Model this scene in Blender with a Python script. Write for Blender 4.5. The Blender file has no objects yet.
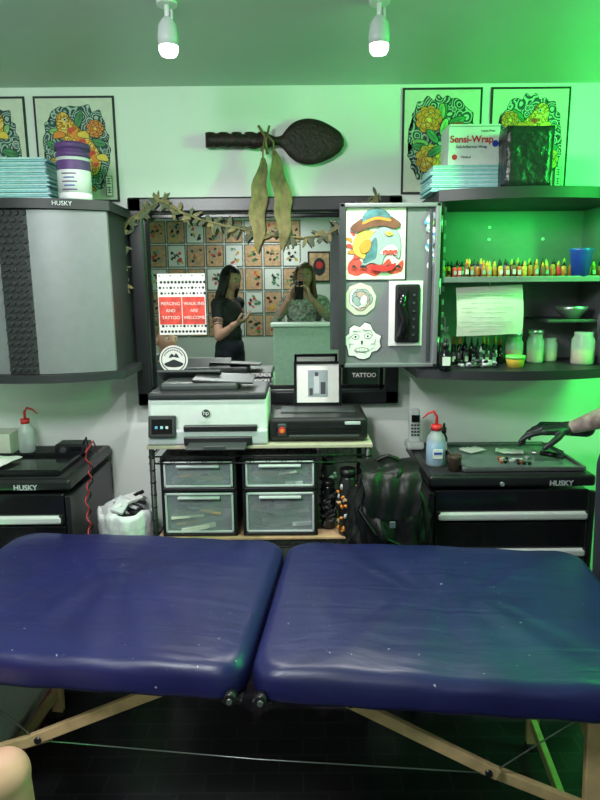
import bpy, bmesh, math, random
from mathutils import Vector, Matrix, Euler, noise
from mathutils.kdtree import KDTree
R = random.Random(7)
V = Vector
scene = bpy.context.scene
scene.view_settings.view_transform = 'Standard'

# ------------------------------------------------------------------ materials
def mat(name, col, rough=.5, metal=0., var=.08, nscale=30., bump=0., emit=0., trans=0., coat=0., spec=.5, alpha=1., bscale=None):
    m = bpy.data.materials.new(name); m.use_nodes = True
    nt = m.node_tree; b = nt.nodes['Principled BSDF']
    col = tuple(col)[:3]
    tc = nt.nodes.new('ShaderNodeTexCoord')
    n = nt.nodes.new('ShaderNodeTexNoise'); n.inputs['Scale'].default_value = nscale; n.inputs['Detail'].default_value = 4
    nt.links.new(tc.outputs['Object'], n.inputs['Vector'])
    r = nt.nodes.new('ShaderNodeValToRGB')
    r.color_ramp.elements[0].position = .3; r.color_ramp.elements[1].position = .7
    r.color_ramp.elements[0].color = tuple(c*(1-var) for c in col)+(1,)
    r.color_ramp.elements[1].color = tuple(min(1, c*(1+var)) for c in col)+(1,)
    nt.links.new(n.outputs['Fac'], r.inputs['Fac'])
    nt.links.new(r.outputs['Color'], b.inputs['Base Color'])
    b.inputs['Roughness'].default_value = rough; b.inputs['Metallic'].default_value = metal
    b.inputs['Specular IOR Level'].default_value = spec
    b.inputs['Coat Weight'].default_value = coat
    if trans: b.inputs['Transmission Weight'].default_value = trans
    if alpha < 1: b.inputs['Alpha'].default_value = alpha
    if emit:
        b.inputs['Emission Color'].default_value = col+(1,); b.inputs['Emission Strength'].default_value = emit
    if bump:
        n2 = nt.nodes.new('ShaderNodeTexNoise'); n2.inputs['Scale'].default_value = bscale or nscale*2; n2.inputs['Detail'].default_value = 5
        nt.links.new(tc.outputs['Object'], n2.inputs['Vector'])
        bp = nt.nodes.new('ShaderNodeBump'); bp.inputs['Strength'].default_value = bump; bp.inputs['Distance'].default_value = .01
        nt.links.new(n2.outputs['Fac'], bp.inputs['Height']); nt.links.new(bp.outputs['Normal'], b.inputs['Normal'])
    return m

def ripple_mat(name, scale, stops, freq=60.):
    """printed wind-bar / wave scroll ink : concentric rings around voronoi cells"""
    m = bpy.data.materials.new(name); m.use_nodes = True
    nt = m.node_tree; b = nt.nodes['Principled BSDF']
    tc = nt.nodes.new('ShaderNodeTexCoord'); vo = nt.nodes.new('ShaderNodeTexVoronoi'); vo.inputs['Scale'].default_value = scale
    nz = nt.nodes.new('ShaderNodeTexNoise'); nz.inputs['Scale'].default_value = 14
    mxv = nt.nodes.new('ShaderNodeVectorMath'); mxv.operation = 'MULTIPLY_ADD'; mxv.inputs[1].default_value = (.04, 0, .04)
    nt.links.new(tc.outputs['Object'], nz.inputs['Vector']); nt.links.new(nz.outputs['Color'], mxv.inputs[0]); nt.links.new(tc.outputs['Object'], mxv.inputs[2])
    nt.links.new(mxv.outputs[0], vo.inputs['Vector'])
    mu = nt.nodes.new('ShaderNodeMath'); mu.operation = 'MULTIPLY'; mu.inputs[1].default_value = freq
    si = nt.nodes.new('ShaderNodeMath'); si.operation = 'SINE'
    ad = nt.nodes.new('ShaderNodeMath'); ad.operation = 'MULTIPLY_ADD'; ad.inputs[1].default_value = .5; ad.inputs[2].default_value = .5
    nt.links.new(vo.outputs['Distance'], mu.inputs[0]); nt.links.new(mu.outputs[0], si.inputs[0]); nt.links.new(si.outputs[0], ad.inputs[0])
    r = nt.nodes.new('ShaderNodeValToRGB'); r.color_ramp.interpolation = 'LINEAR'
    while len(r.color_ramp.elements) < len(stops): r.color_ramp.elements.new(.5)
    for e, (p, c) in zip(r.color_ramp.elements, stops): e.position = p; e.color = c+(1,)
    nt.links.new(ad.outputs[0], r.inputs['Fac']); nt.links.new(r.outputs['Color'], b.inputs['Base Color']); b.inputs['Roughness'].default_value = .7
    return m

WALL = mat('wall_paint', (.80, .83, .81), .55, var=.03, nscale=3, bump=.04, bscale=60)
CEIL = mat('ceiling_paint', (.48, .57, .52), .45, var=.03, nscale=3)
BLK = mat('black_plastic', (.012, .012, .014), .35)
BLKM = mat('black_matte', (.016, .016, .018), .7)
BLKG = mat('black_gloss', (.008, .008, .01), .12)
FRAME = mat('frame_black', (.01, .011, .014), .3)
GREY = mat('cabinet_grey', (.21, .22, .235), .42, metal=.2, var=.04)
DGREY = mat('dark_grey', (.05, .055, .06), .45)
CHAR = mat('charcoal', (.020, .022, .026), .5)
LGREY = mat('light_grey', (.55, .58, .60), .45, var=.03)
WHITE = mat('white_plastic', (.76, .78, .79), .4, var=.03)
PAPER = mat('paper', (.80, .80, .77), .8, var=.03)
PAPERD = mat('poster_paper', (.68, .68, .60), .8, var=.06)
SILV = mat('aluminium', (.75, .77, .78), .28, metal=.85, var=.03)
HANDLE = mat('brushed_handle', (.78, .80, .80), .4, metal=.35, var=.03)
STEEL = mat('tray_steel', (.30, .33, .33), .3, metal=.8)
TEAL = mat('teal_bib', (.30, .63, .66), .75, var=.12, nscale=60)
TEAL2 = mat('teal_bib_light', (.52, .77, .78), .75, var=.1)
ORANGE = mat('orange', (.82, .26, .03), .6)
YEL = mat('yellow', (.84, .58, .08), .6)
GOLD = mat('gold_ink', (.68, .38, .05), .6, var=.35, nscale=50)
RED = mat('red', (.65, .03, .03), .5)
CRIM = mat('crimson_wash', (.70, .07, .05), .7, var=.35, nscale=25)
GREEN = mat('leaf_green_ink', (.06, .25, .10), .6, var=.4)
LIME = mat('jade_ink', (.24, .46, .16), .6, var=.4)
INKB = mat('ink_black', (.02, .025, .03), .7)
INKG = mat('ink_grey', (.30, .36, .38), .7)
INKT = mat('ink_teal', (.07, .19, .22), .7, var=.4)
WAVE = ripple_mat('wave_scroll_ink', 24, [(.0, (.025, .05, .055)), (.45, (.05, .13, .14)), (.68, (.20, .34, .32)), (.97, (.50, .58, .50))], 30)
WAVE2 = ripple_mat('cloud_scroll_ink', 20, [(.0, (.025, .04, .045)), (.50, (.05, .13, .12)), (.72, (.18, .33, .26)), (.97, (.52, .58, .46))], 32)
SCALES = ripple_mat('koi_scale_ink', 80, [(.0, (.30, .10, .01)), (.3, (.75, .33, .03)), (.7, (.82, .50, .07)), (1., (.86, .68, .26))], 9)
BLUE = mat('blue_plastic', (.02, .07, .45), .35)
PURP = mat('purple', (.13, .05, .22), .5)
WOOD = mat('maple', (.60, .40, .22), .45, var=.2, nscale=18)
DWOOD = mat('carved_wood', (.018, .008, .006), .5, var=.5, nscale=20, bump=.4, bscale=70, spec=.35)
DRYLEAF = mat('dried_leaf', (.19, .155, .06), .7, var=.4, nscale=25, bump=.4)
GARL = mat('garland_leaf', (.075, .09, .045), .65, var=.45, nscale=30)
TAN = mat('tan_skin_sheet', (.60, .37, .22), .7, var=.3)
PINK = mat('pinkish', (.45, .10, .12), .6)
LIQ = mat('blue_liquid', (.12, .35, .6), .15, var=.05)
CLEAR = mat('frosted_clear', (.75, .82, .82), .2, var=.03, alpha=.38)
SMOKE = mat('drawer_clear', (.40, .46, .48), .2, var=.1, nscale=6, alpha=.42)
AMBER = mat('amber_ink', (.42, .15, .02), .3)
MIRR = mat('mirror_glass', (.78, .82, .80), .015, metal=1., var=0)
BULB = mat('lamp_bulb', (1, .98, .92), .4, emit=6, var=0)
GLED = mat('green_led', (.1, 1, .2), .4, emit=9, var=0)
GGLINT = mat('green_glint', (.15, .9, .25), .4, emit=.8, var=0)  # weak glow imitating green light reflected on the cabinet back, not a lamp
SKIN = mat('skin', (.64, .32, .25), .5, var=.08, nscale=12)
SKIN2 = mat('skin_tattooed', (.36, .27, .25), .5, var=.5, nscale=22)
GLOVE = mat('nitrile_glove', (.022, .024, .03), .42, var=.25, nscale=25, bump=.25)
HAIRD = mat('dark_hair', (.012, .009, .008), .4, var=.4, nscale=60)
HAIRB = mat('brown_hair', (.19, .10, .05), .45, var=.4, nscale=60)
SHIRTB = mat('black_shirt', (.015, .015, .018), .85)
SHIRTP = mat('patterned_shirt', (.35, .38, .34), .8, var=.8, nscale=40)
SHIRTG = mat('grey_shirt', (.06, .065, .07), .85)
JEAN = mat('dark_jeans', (.02, .025, .04), .85)
EYEW = mat('eye_white', (.8, .8, .78), .2)
LIP = mat('lip', (.45, .13, .12), .4)
LEATHER = mat('black_leather', (.006, .006, .0065), .42, var=.3, nscale=14, bump=.35, bscale=14, spec=.35)
BAG = mat('white_bin_liner', (.72, .75, .76), .35, var=.08, bump=.8, bscale=18)
REDC = mat('red_cable', (.4, .02, .03), .4)

# floor : black glossy planks
FLOOR = bpy.data.materials.new('black_floor_tile'); FLOOR.use_nodes = True
nt = FLOOR.node_tree; b = nt.nodes['Principled BSDF']
tc = nt.nodes.new('ShaderNodeTexCoord'); br = nt.nodes.new('ShaderNodeTexBrick')
br.inputs['Scale'].default_value = 3.2; br.inputs['Mortar Size'].default_value = .012
br.inputs['Color1'].default_value = (.012, .009, .015, 1); br.inputs['Color2'].default_value = (.024, .018, .028, 1)
br.inputs['Mortar'].default_value = (.038, .03, .042, 1)
nt.links.new(tc.outputs['Object'], br.inputs['Vector']); nt.links.new(br.outputs['Color'], b.inputs['Base Color'])
b.inputs['Roughness'].default_value = .30

# navy vinyl with creases & scuffs
VINYL = bpy.data.materials.new('navy_vinyl'); VINYL.use_nodes = True
nt = VINYL.node_tree; b = nt.nodes['Principled BSDF']
tc = nt.nodes.new('ShaderNodeTexCoord')
n = nt.nodes.new('ShaderNodeTexNoise'); n.inputs['Scale'].default_value = 5; n.inputs['Detail'].default_value = 6
r = nt.nodes.new('ShaderNodeValToRGB')
r.color_ramp.elements[0].position = .3; r.color_ramp.elements[0].color = (.010, .010, .072, 1)
r.color_ramp.elements[1].position = .75; r.color_ramp.elements[1].color = (.018, .018, .115, 1)
nt.links.new(tc.outputs['Object'], n.inputs['Vector']); nt.links.new(n.outputs['Fac'], r.inputs['Fac'])
n3 = nt.nodes.new('ShaderNodeTexNoise'); n3.inputs['Scale'].default_value = 62; n3.inputs['Detail'].default_value = 2
nt.links.new(tc.outputs['Object'], n3.inputs['Vector'])
r3 = nt.nodes.new('ShaderNodeValToRGB'); r3.color_ramp.elements[0].position = .738; r3.color_ramp.elements[1].position = .765
nt.links.new(n3.outputs['Fac'], r3.inputs['Fac'])
mx = nt.nodes.new('ShaderNodeMix'); mx.data_type = 'RGBA'
nt.links.new(r3.outputs['Color'], mx.inputs['Factor']); nt.links.new(r.outputs['Color'], mx.inputs['A'])
mx.inputs['B'].default_value = (.34, .36, .45, 1); nt.links.new(mx.outputs['Result'], b.inputs['Base Color'])
b.inputs['Roughness'].default_value = .38; b.inputs['Specular IOR Level'].default_value = .55
mp = nt.nodes.new('ShaderNodeMapping'); mp.inputs['Scale'].default_value = (2, 9, 2)
nt.links.new(tc.outputs['Object'], mp.inputs['Vector'])
n2 = nt.nodes.new('ShaderNodeTexNoise'); n2.inputs['Scale'].default_value = 1.5; n2.inputs['Detail'].default_value = 5; n2.inputs['Distortion'].default_value = .8
nt.links.new(mp.outputs['Vector'], n2.inputs['Vector'])
bp = nt.nodes.new('ShaderNodeBump'); bp.inputs['Strength'].default_value = .35; bp.inputs['Distance'].default_value = .012
nt.links.new(n2.outputs['Fac'], bp.inputs['Height']); nt.links.new(bp.outputs['Normal'], b.inputs['Normal'])

# ------------------------------------------------------------------ mesh builder
def smooth_loop(pts, n=6):
    out = []; L = len(pts)
    for i in range(L):
        p0, p1, p2, p3 = (pts[(i+k-1) % L] for k in range(4))
        for k in range(n):
            t = k/n
            out.append(tuple(.5*((2*p1[a])+(-p0[a]+p2[a])*t+(2*p0[a]-5*p1[a]+4*p2[a]-p3[a])*t*t+(-p0[a]+3*p1[a]-3*p2[a]+p3[a])*t**3) for a in (0, 1)))
    return out
class O:
    def __init__(s, name): s.name = name; s.bm = bmesh.new(); s.mats = []
    def mi(s, m):
        if m not in s.mats: s.mats.append(m)
        return s.mats.index(m)
    def _add(s, t, m, smooth=False, mtx=None):
        k = s.mi(m)
        for f in t.faces:
            f.material_index = k
            if smooth is True: f.smooth = True
        if mtx: t.transform(mtx)
        me = bpy.data.meshes.new('t'); t.to_mesh(me); t.free(); s.bm.from_mesh(me); bpy.data.meshes.remove(me)
    def box(s, c, size, m, bev=.003, seg=2, rot=None, smooth=False):
        t = bmesh.new(); bmesh.ops.create_cube(t, size=1)
        for v in t.verts: v.co = V((v.co.x*size[0], v.co.y*size[1], v.co.z*size[2]))
        bev = min(bev, min(size)*.45)
        if bev > 0: bmesh.ops.bevel(t, geom=t.edges[:], offset=bev, segments=seg, affect='EDGES', profile=.5)
        mt = Matrix.Translation(c)
        if rot: mt = mt @ Euler(rot).to_matrix().to_4x4()
        s._add(t, m, smooth, mt)
    def cyl(s, p0, p1, r0, m, r1=None, seg=20):
        p0 = V(p0); p1 = V(p1); d = p1-p0
        t = bmesh.new()
        bmesh.ops.create_cone(t, cap_ends=True, segments=seg, radius1=r0, radius2=r0 if r1 is None else r1, depth=d.length)
        for f in t.faces: f.smooth = len(f.verts) == 4
        s._add(t, m, None, Matrix.Translation((p0+p1)/2) @ d.to_track_quat('Z', 'Y').to_matrix().to_4x4())
    def ell(s, c, r, m, seg=18, rot=None):
        t = bmesh.new(); bmesh.ops.create_uvsphere(t, u_segments=seg, v_segments=max(6, seg//2+2), radius=1)
        mt = Matrix.Translation(c)
        if rot: mt = mt @ Euler(rot).to_matrix().to_4x4()
        s._add(t, m, True, mt @ Matrix.Diagonal((r[0], r[1], r[2], 1)))
    def tube(s, pts, r, m, seg=8):
        pts = [V(p) for p in pts]; n = len(pts)
        rs = r if isinstance(r, (list, tuple)) else [r]*n
        t = bmesh.new(); rings = []; up = V((.123, .31, .94)).normalized()
        for i, p in enumerate(pts):
            d = (pts[min(i+1, n-1)]-pts[max(i-1, 0)])
            if d.length < 1e-9: d = V((0, 0, 1))
            d.normalize(); a = d.cross(up)
            if a.length < .05: a = d.cross(V((1, 0, 0)))
            a.normalize(); bb = d.cross(a)
            rings.append([t.verts.new(p+(a*math.cos(2*math.pi*k/seg)+bb*math.sin(2*math.pi*k/seg))*rs[i]) for k in range(seg)])
        for i in range(n-1):
            for k in range(seg):
                t.faces.new((rings[i][k], rings[i][(k+1) % seg], rings[i+1][(k+1) % seg], rings[i+1][k]))
        t.faces.new(rings[0][::-1]); t.faces.new(rings[-1])
        s._add(t, m, True)
    def lathe(s, c, prof, m, seg=24, mtx=None):
        t = bmesh.new(); rings = []
        for (r, z) in prof:
            rings.append([t.verts.new((max(r, 1e-4)*math.cos(2*math.pi*k/seg), max(r, 1e-4)*math.sin(2*math.pi*k/seg), z)) for k in range(seg)])
        for i in range(len(prof)-1):
            for k in range(seg):
                f = t.faces.new((rings[i][k], rings[i][(k+1) % seg], rings[i+1][(k+1) % seg], rings[i+1][k])); f.smooth = True
        t.faces.new(rings[0][::-1]); t.faces.new(rings[-1])
        s._add(t, m, None, Matrix.Translation(c) @ (mtx or Matrix.Identity(4)))
    def poly(s, pts, m):
        t = bmesh.new(); t.faces.new([t.verts.new(p) for p in pts]); s._add(t, m)
    def prism(s, outl, z0, z1, m):
        t = bmesh.new(); a = [t.verts.new((x, y, z0)) for x, y in outl]; bt = [t.verts.new((x, y, z1)) for x, y in outl]
        n = len(outl)
        for i in range(n): f = t.faces.new((a[i], a[(i+1) % n], bt[(i+1) % n], bt[i])); f.smooth = True
        t.faces.new(a[::-1]); t.faces.new(bt)
        bmesh.ops.recalc_face_normals(t, faces=t.faces[:])
        for e in t.edges:
            if len(e.link_faces) == 2 and e.calc_face_angle(0) > .5: e.smooth = False
        s._add(t, m)
    def text(s, txt, loc, size, m, rot=(math.pi/2, 0, 0), bold=0.):
        cu = bpy.data.curves.new('txt', 'FONT'); cu.body = txt; cu.size = size; cu.align_x = 'CENTER'; cu.align_y = 'CENTER'
        cu.extrude = .0004; cu.offset = bold
        ob = bpy.data.objects.new('txt', cu); scene.collection.objects.link(ob)
        dg = bpy.context.evaluated_depsgraph_get(); me = bpy.data.meshes.new_from_object(ob.evaluated_get(dg))
        t = bmesh.new(); t.from_mesh(me); bpy.data.objects.remove(ob); bpy.data.meshes.remove(me)
        s._add(t, m, None, Matrix.Translation(loc) @ Euler(rot).to_matrix().to_4x4())
    def disc(s, x, z, y, r, m, rz=None, seg=18, a=0):
        rz = rz or r
        s.poly([(x+math.cos(a)*r*math.cos(t)-math.sin(a)*rz*math.sin(t), y, z+math.sin(a)*r*math.cos(t)+math.cos(a)*rz*math.sin(t)) for t in [2*math.pi*k/seg for k in range(seg)]], m)
    def rect(s, x, z, y, w, h, m): s.poly([(x-w/2, y, z-h/2), (x+w/2, y, z-h/2), (x+w/2, y, z+h/2), (x-w/2, y, z+h/2)], m)
    def blob(s, cx, cz, y, pts, m, sc=1., line=None):
        lp = smooth_loop(pts)
        if line:
            n = len(lp); o2 = []
            for i in range(n):
                a, b8 = lp[i-1], lp[(i+1) % n]; d = V((b8[0]-a[0], b8[1]-a[1])); d = d.normalized() if d.length > 1e-9 else V((1, 0))
                o2.append((d.y, -d.x))
            area_ = sum(lp[i][0]*lp[(i+1) % n][1]-lp[(i+1) % n][0]*lp[i][1] for i in range(n)); sg = 1 if area_ > 0 else -1
            s._fill([(cx+(p[0])*sc+q[0]*line*sg, y+.0001, cz+(p[1])*sc+q[1]*line*sg) for p, q in zip(lp, o2)], INKB)
        s._fill([(cx+p[0]*sc, y, cz+p[1]*sc) for p in lp], m)
    def _fill(s, pts, m):
        t = bmesh.new(); f = t.faces.new([t.verts.new(p) for p in pts]); bmesh.ops.triangulate(t, faces=[f]); s._add(t, m)
    def done(s, parent=None):
        me = bpy.data.meshes.new(s.name); s.bm.to_mesh(me); s.bm.free()
        for m in s.mats: me.materials.append(m)
        xs = [v.co for v in me.vertices]
        lo = V((min(v.x for v in xs), min(v.y for v in xs), min(v.z for v in xs))); hi = V((max(v.x for v in xs), max(v.y for v in xs), max(v.z for v in xs)))
        org = V(((lo.x+hi.x)/2, (lo.y+hi.y)/2, lo.z))
        ob = bpy.data.objects.new(s.name, me); scene.collection.objects.link(ob)
        if parent is None:
            me.transform(Matrix.Translation(-org)); ob.location = org
        else:
            ob.parent = parent; ob.matrix_parent_inverse = Matrix.Translation(-parent.location)
        return ob

WY = 2.75   # back wall plane
ZC = 2.36   # ceiling height
# ------------------------------------------------------------------ room
def slab(name, c, size, m):
    o = O(name); o.box(c, size, m, bev=0); return o.done()
slab('floor', (0, .5, -.05), (4.6, 4.8, .1), FLOOR)
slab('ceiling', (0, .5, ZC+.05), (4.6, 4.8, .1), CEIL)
slab('wall_back', (0, WY+.05, ZC/2), (4.6, .1, ZC), WALL)
slab('wall_left', (-2.25, .5, ZC/2), (.1, 4.6, ZC), WALL)
slab('wall_right', (2.25, .5, ZC/2), (.1, 4.6, ZC), WALL)
slab('wall_front', (0, -1.75, ZC/2), (4.6, .1, ZC), WALL)
slab('baseboard_back', (0, WY-.01, .05), (4.4, .02, .1), BLKM)
o = O('door_1'); o.box((.95, -1.676, 1.005), (.8, .04, 2.0), DGREY, .005); o.box((.62, -1.64, 1.0), (.03, .05, .03), SILV)
for dx in (-.43, .43): o.box((.95+dx, -1.673, 1.0), (.06, .05, 1.99), BLK)
o.box((.95, -1.673, 2.03), (.92, .05, .06), BLK); o.done()

# ------------------------------------------------------------------ mirror
def mirror():
    o = O('wall_mirror'); x0, x1, z0, z1 = -.715, .435, 1.03, 1.915; y = WY-.03
    w = .062
    for (cx, cz, sx, sz) in [(x0+w/2, (z0+z1)/2, w, z1-z0), (x1-w/2, (z0+z1)/2, w, z1-z0), ((x0+x1)/2, z1-w/2, x1-x0, w), ((x0+x1)/2, z0+w/2, x1-x0, w)]:
        o.box((cx, y, cz), (sx, .056, sz), FRAME, .008, 3)
    i = .075; ww = .018
    for (cx, cz, sx, sz) in [(x0+i, (z0+z1)/2, ww, z1-z0-.12), (x1-i, (z0+z1)/2, ww, z1-z0-.12), ((x0+x1)/2, z1-i, x1-x0-.12, ww), ((x0+x1)/2, z0+i, x1-x0-.12, ww)]:
        o.box((cx, y+.008, cz), (sx, .03, sz), BLKG, .004)
    o.box(((x0+x1)/2, WY-.018, (z0+z1)/2), (x1-x0-.1, .02, z1-z0-.1), MIRR, 0)
    o.done()
mirror()
my = WY-.030
o = O('patterned_poster')
o.box((-.508, my, 1.472), (.205, .002, .262), PAPER, 0)
for i in range(13):
    for j in range(11):
        x = -.6+i*.0155; z = 1.355+j*.0235
        if 1.385 < z < 1.51: continue
        o.disc(x+(j % 2)*.006, z, my-.0016, .0042+.0022*((i*j) % 3 == 0), INKB, seg=6)
o.rect(-.508, 1.583, my-.002, .2, .018, PAPER)
o.rect(-.508, 1.445, my-.0025, .198, .118, CRIM); o.rect(-.508, 1.445, my-.0028, .003, .118, PAPER)
for k, tx in enumerate(['WALK-INS', 'ARE', 'WELCOME']): o.text(tx, (-.456, my-.003, 1.475-k*.03), .019, PAPER)
for k, tx in enumerate(['PIERCING', 'AND', 'TATTOO']): o.text(tx, (-.558, my-.003, 1.475-k*.03), .019, PAPER)
o.done()
o = O('round_sticker'); c = (-.555, 1.232)
o.cyl((c[0], my+.001, c[1]), (c[0], my-.001, c[1]), .062, PAPER, seg=36)
o.disc(c[0], c[1], my-.0015, .055, INKB, seg=36); o.disc(c[0], c[1], my-.002, .051, PAPER, seg=36)
o.blob(c[0], c[1], my-.0025, [(-.042, -.018), (-.02, -.008), (0, .0), (.018, -.006), (.042, -.018), (.03, -.03), (0, -.034), (-.03, -.03)], INKB)
o.blob(c[0], c[1], my-.0030, [(-.02, .008), (-.008, .026), (.004, .018), (.012, .028), (.024, .008), (0, .012)], INKB)
for k in range(12):
    a = .5+k*.195; o.disc(c[0]+.043*math.cos(a), c[1]+.043*math.sin(a), my-.003, .0032, INKB, seg=8)
o.done()
for nm, tx, x, z, sz in [('window_lettering', 'CASH ONLY', -.47, 1.152, .026), ('window_lettering', 'NO REFUNDS', -.19, 1.160, .020), ('window_lettering', 'NO MINORS', -.19, 1.135, .020), ('window_lettering', 'TATTOO', .285, 1.155, .026)]:
    o = O(nm); o.rect(x, z, my+.0005, len(tx)*sz*.72, sz*1.0, INKB); o.text(tx, (x, my-.001, z), sz, PAPER, bold=.0004); o.done()

# ------------------------------------------------------------------ flash posters
def flash(cx, cz, w, h, seed, kind):
    r = random.Random(seed); o = O('flash_art_poster'); y = WY-.004
    o.box((cx, y, cz), (w, .005, h), INKB, 0); L = y-.0030
    o.rect(cx, cz, L, w-.018, h-.018, PAPERD)
    L -= .0004; W2, H2 = w/2-.022, h/2-.024
    out = []
    for k in range(44):
        a = k*6.2832/44; q = 1-.05*(k % 2)-.10*r.random(); ca, sa = math.cos(a), math.sin(a)
        f = (abs(ca)**2.7+abs(sa)**2.7)**(-1/2.7)
        out.append((W2*q*ca*f, H2*q*sa*f))
    o.blob(cx, cz, L, out, WAVE if kind.startswith('koi') else WAVE2, line=.002); L -= .0003
    for k in range(10):       # individual spiral scrolls
        a = r.uniform(0, 6.283); q = math.sqrt(r.uniform(.45, .75)); x = cx+W2*q*math.cos(a); z = cz+H2*q*math.sin(a); rr = r.uniform(.012, .020)
        for t, m in ((1, INKB), (.84, PAPERD), (.66, INKT), (.36, INKG), (.2, INKB)):
            L -= .00002; o.disc(x, z, L, rr*t, m, seg=14)
    L -= .0002
    def flower(fx, fz, fr, cm):
        nonlocal L
        for ring in range(4):
            np_ = 9-ring*2
            for p in range(np_):
                a = p*6.283/np_+ring*.4; q = fr*(.70-.19*ring); cxx, czz = cx+fx+q*math.cos(a), cz+fz+q*math.sin(a); pr = fr*(.42-.06*ring)
                L -= .00002; o.disc(cxx, czz, L, pr+.002, INKB, rz=pr*.85+.002, a=a, seg=12)
                L -= .00002; o.disc(cxx, czz, L, pr, cm, rz=pr*.85, a=a, seg=12)
                L -= .00002; o.disc(cxx-math.cos(a)*pr*.25, czz-math.sin(a)*pr*.25, L, pr*.5, (YEL, PAPERD)[ring % 2], rz=pr*.4, a=a, seg=10)
                L -= .00002; o.disc(cxx-math.cos(a)*pr*.5, czz-math.sin(a)*pr*.5, L, pr*.45, cm, rz=pr*.38, a=a, seg=10)
        L -= .00003; o.disc(cx+fx, cz+fz, L, fr*.16, YEL)
    def leaves(n, q0):
        nonlocal L
        for k in range(n):
            a = k*6.283/n+r.uniform(-.3, .3); x = cx+W2*q0*math.cos(a); z = cz+H2*q0*math.sin(a); aa = a+r.uniform(-.5, .5)
            L -= .00003; o.disc(x, z, L, .036, INKB, rz=.017, a=aa); L -= .00003; o.disc(x, z, L, .033, (GREEN, LIME, GREEN)[k % 3], rz=.014, a=aa); L -= .00003; o.disc(x, z, L, .028, INKB, rz=.0010, a=aa)
    if kind.startswith('koi'):
        f = -1 if kind == 'koi2' else 1
        leaves(10, .64)
        n = 34; pts = []
        for k in range(n):
            t = k/(n-1); ang = -2.3+4.2*t
            x = f*(.010+.058*math.sin(ang*1.0+.8)*(1 if t < .8 else .8)); z = .120-.25*t; rr = .016+.027*math.sin(min(1, t*1.05+.10)*math.pi)**.8 if t < .9 else .011
            pts.append((cx+x, cz+z, rr))
        for (x, z, rr) in pts: L -= .00002; o.disc(x, z, L, rr+.0028, INKB)
        tx, tz, _ = pts[-1]
        for s_ in (-1, 1):
            L -= .0003; o.blob(tx, tz, L, [(0, .008), (s_*.018, -.004), (s_*.042, -.036), (s_*.022, -.030), (s_*.004, -.012)], ORANGE, line=.002)
        L -= .0001
        for (x, z, rr) in pts: L -= .00002; o.disc(x, z, L, rr, SCALES)
        for k, (x, z, rr) in enumerate(pts[6:-4:2]): L -= .00003; o.disc(x+f*rr*.35, z, L, rr*.38, (ORANGE, CRIM)[k % 3 == 0], rz=rr*.3, a=.5)
        for (k, sd_, c1) in ((8, 1, YEL), (8, -1, ORANGE), (20, 1, YEL)):
            L -= .0003
            x, z, rr = pts[k]; o.blob(x, z, L, [(sd_*rr*.7, .006), (sd_*(rr+.022), .012), (sd_*(rr+.034), -.014), (sd_*(rr+.012), -.014), (sd_*rr*.7, -.008)], c1, line=.0018)
        L -= .0002; x, z, rr = pts[1]; o.disc(x+f*.008, z+.004, L, .0075, PAPERD); L -= .0002; o.disc(x+f*.008, z+.004, L, .004, INKB)
        for q in (-1, 1): L -= .00003; o.disc(x+q*.022, z+.016, L, .014, INKB, rz=.0012, a=q*.8)
        flower(f*-.080, -.075, .042, GOLD); flower(f*.085, .080, .032, ORANGE)
    else:
        leaves(14, .62)
        for (fx, fz, fr, cm) in ((-.055, .085, .050, ORANGE), (.065, .025, .046, CRIM), (-.05, -.070, .052, GOLD), (.055, -.120, .032, ORANGE)): flower(fx, fz, fr, cm)
        leaves(5, .30)
    L -= .0001
    o.rect(cx+w/2-.038, cz-h/2+.062, L, .028, .082, INKB); o.rect(cx+w/2-.038, cz-h/2+.062, L-.0002, .024, .078, PAPERD)
    for q in range(2):
        for bx in range(3): o.rect(cx+w/2-.038, cz-h/2+.036+q*.036+bx*.010, L-.0003, .017, .003, INKB)
        o.rect(cx+w/2-.038, cz-h/2+.046+q*.036, L-.0004, .003, .026, INKB)
    o.done()
flash(-.925, 2.115, .335, .42, 3, 'koi')
flash(-1.295, 2.115, .335, .42, 5, 'koi2')
flash(.60, 2.135, .33, .42, 8, 'peony')
flash(.965, 2.135, .33, .42, 11, 'koi2')

# ------------------------------------------------------------------ carved paddle + dried leaves
o = O('carved_wooden_paddle'); y = WY-.035
t = bmesh.new(); n = 40; rings = []
prof = []
for k in range(n+1):
    u = k/n; x = -.375+.565*u
    if u < .05: hz = .030
    elif u < .46: hz = .027+.002*math.sin(u*90)+(.006 if .30 < u < .36 else 0)
    elif u < .56: hz = .027-.012*(1-abs(u-.51)/.05)
    else:
        q = (u-.56)/.44; hz = .022+.068*math.sin(min(1, q**.8)*math.pi)**.75 if q < 1 else .004
        if q > .97: hz = .012
    prof.append((x, hz))
for x, hz in prof:
    th = .020 if x < -.08 else .013
    rings.append([t.verts.new((x, y+th*math.sin(a), 2.142+hz*math.cos(a)-.012*((x+.385)/.565))) for a in [2*math.pi*j/16 for j in range(16)]])
for i in range(n):
    for j in range(16): t.faces.new((rings[i][j], rings[i][(j+1) % 16], rings[i+1][(j+1) % 16], rings[i+1][j]))
t.faces.new(rings[0]); t.faces.new(rings[-1][::-1]); bmesh.ops.recalc_face_normals(t, faces=t.faces[:])
o._add(t, DWOOD, True)
for k in range(0, 9, 2): o.cyl((-.36+k*.027, y, 2.113), (-.36+k*.027, y, 2.169), .0215, DWOOD, seg=12)
o.done()
o = O('dried_leaf_bunch')
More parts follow.
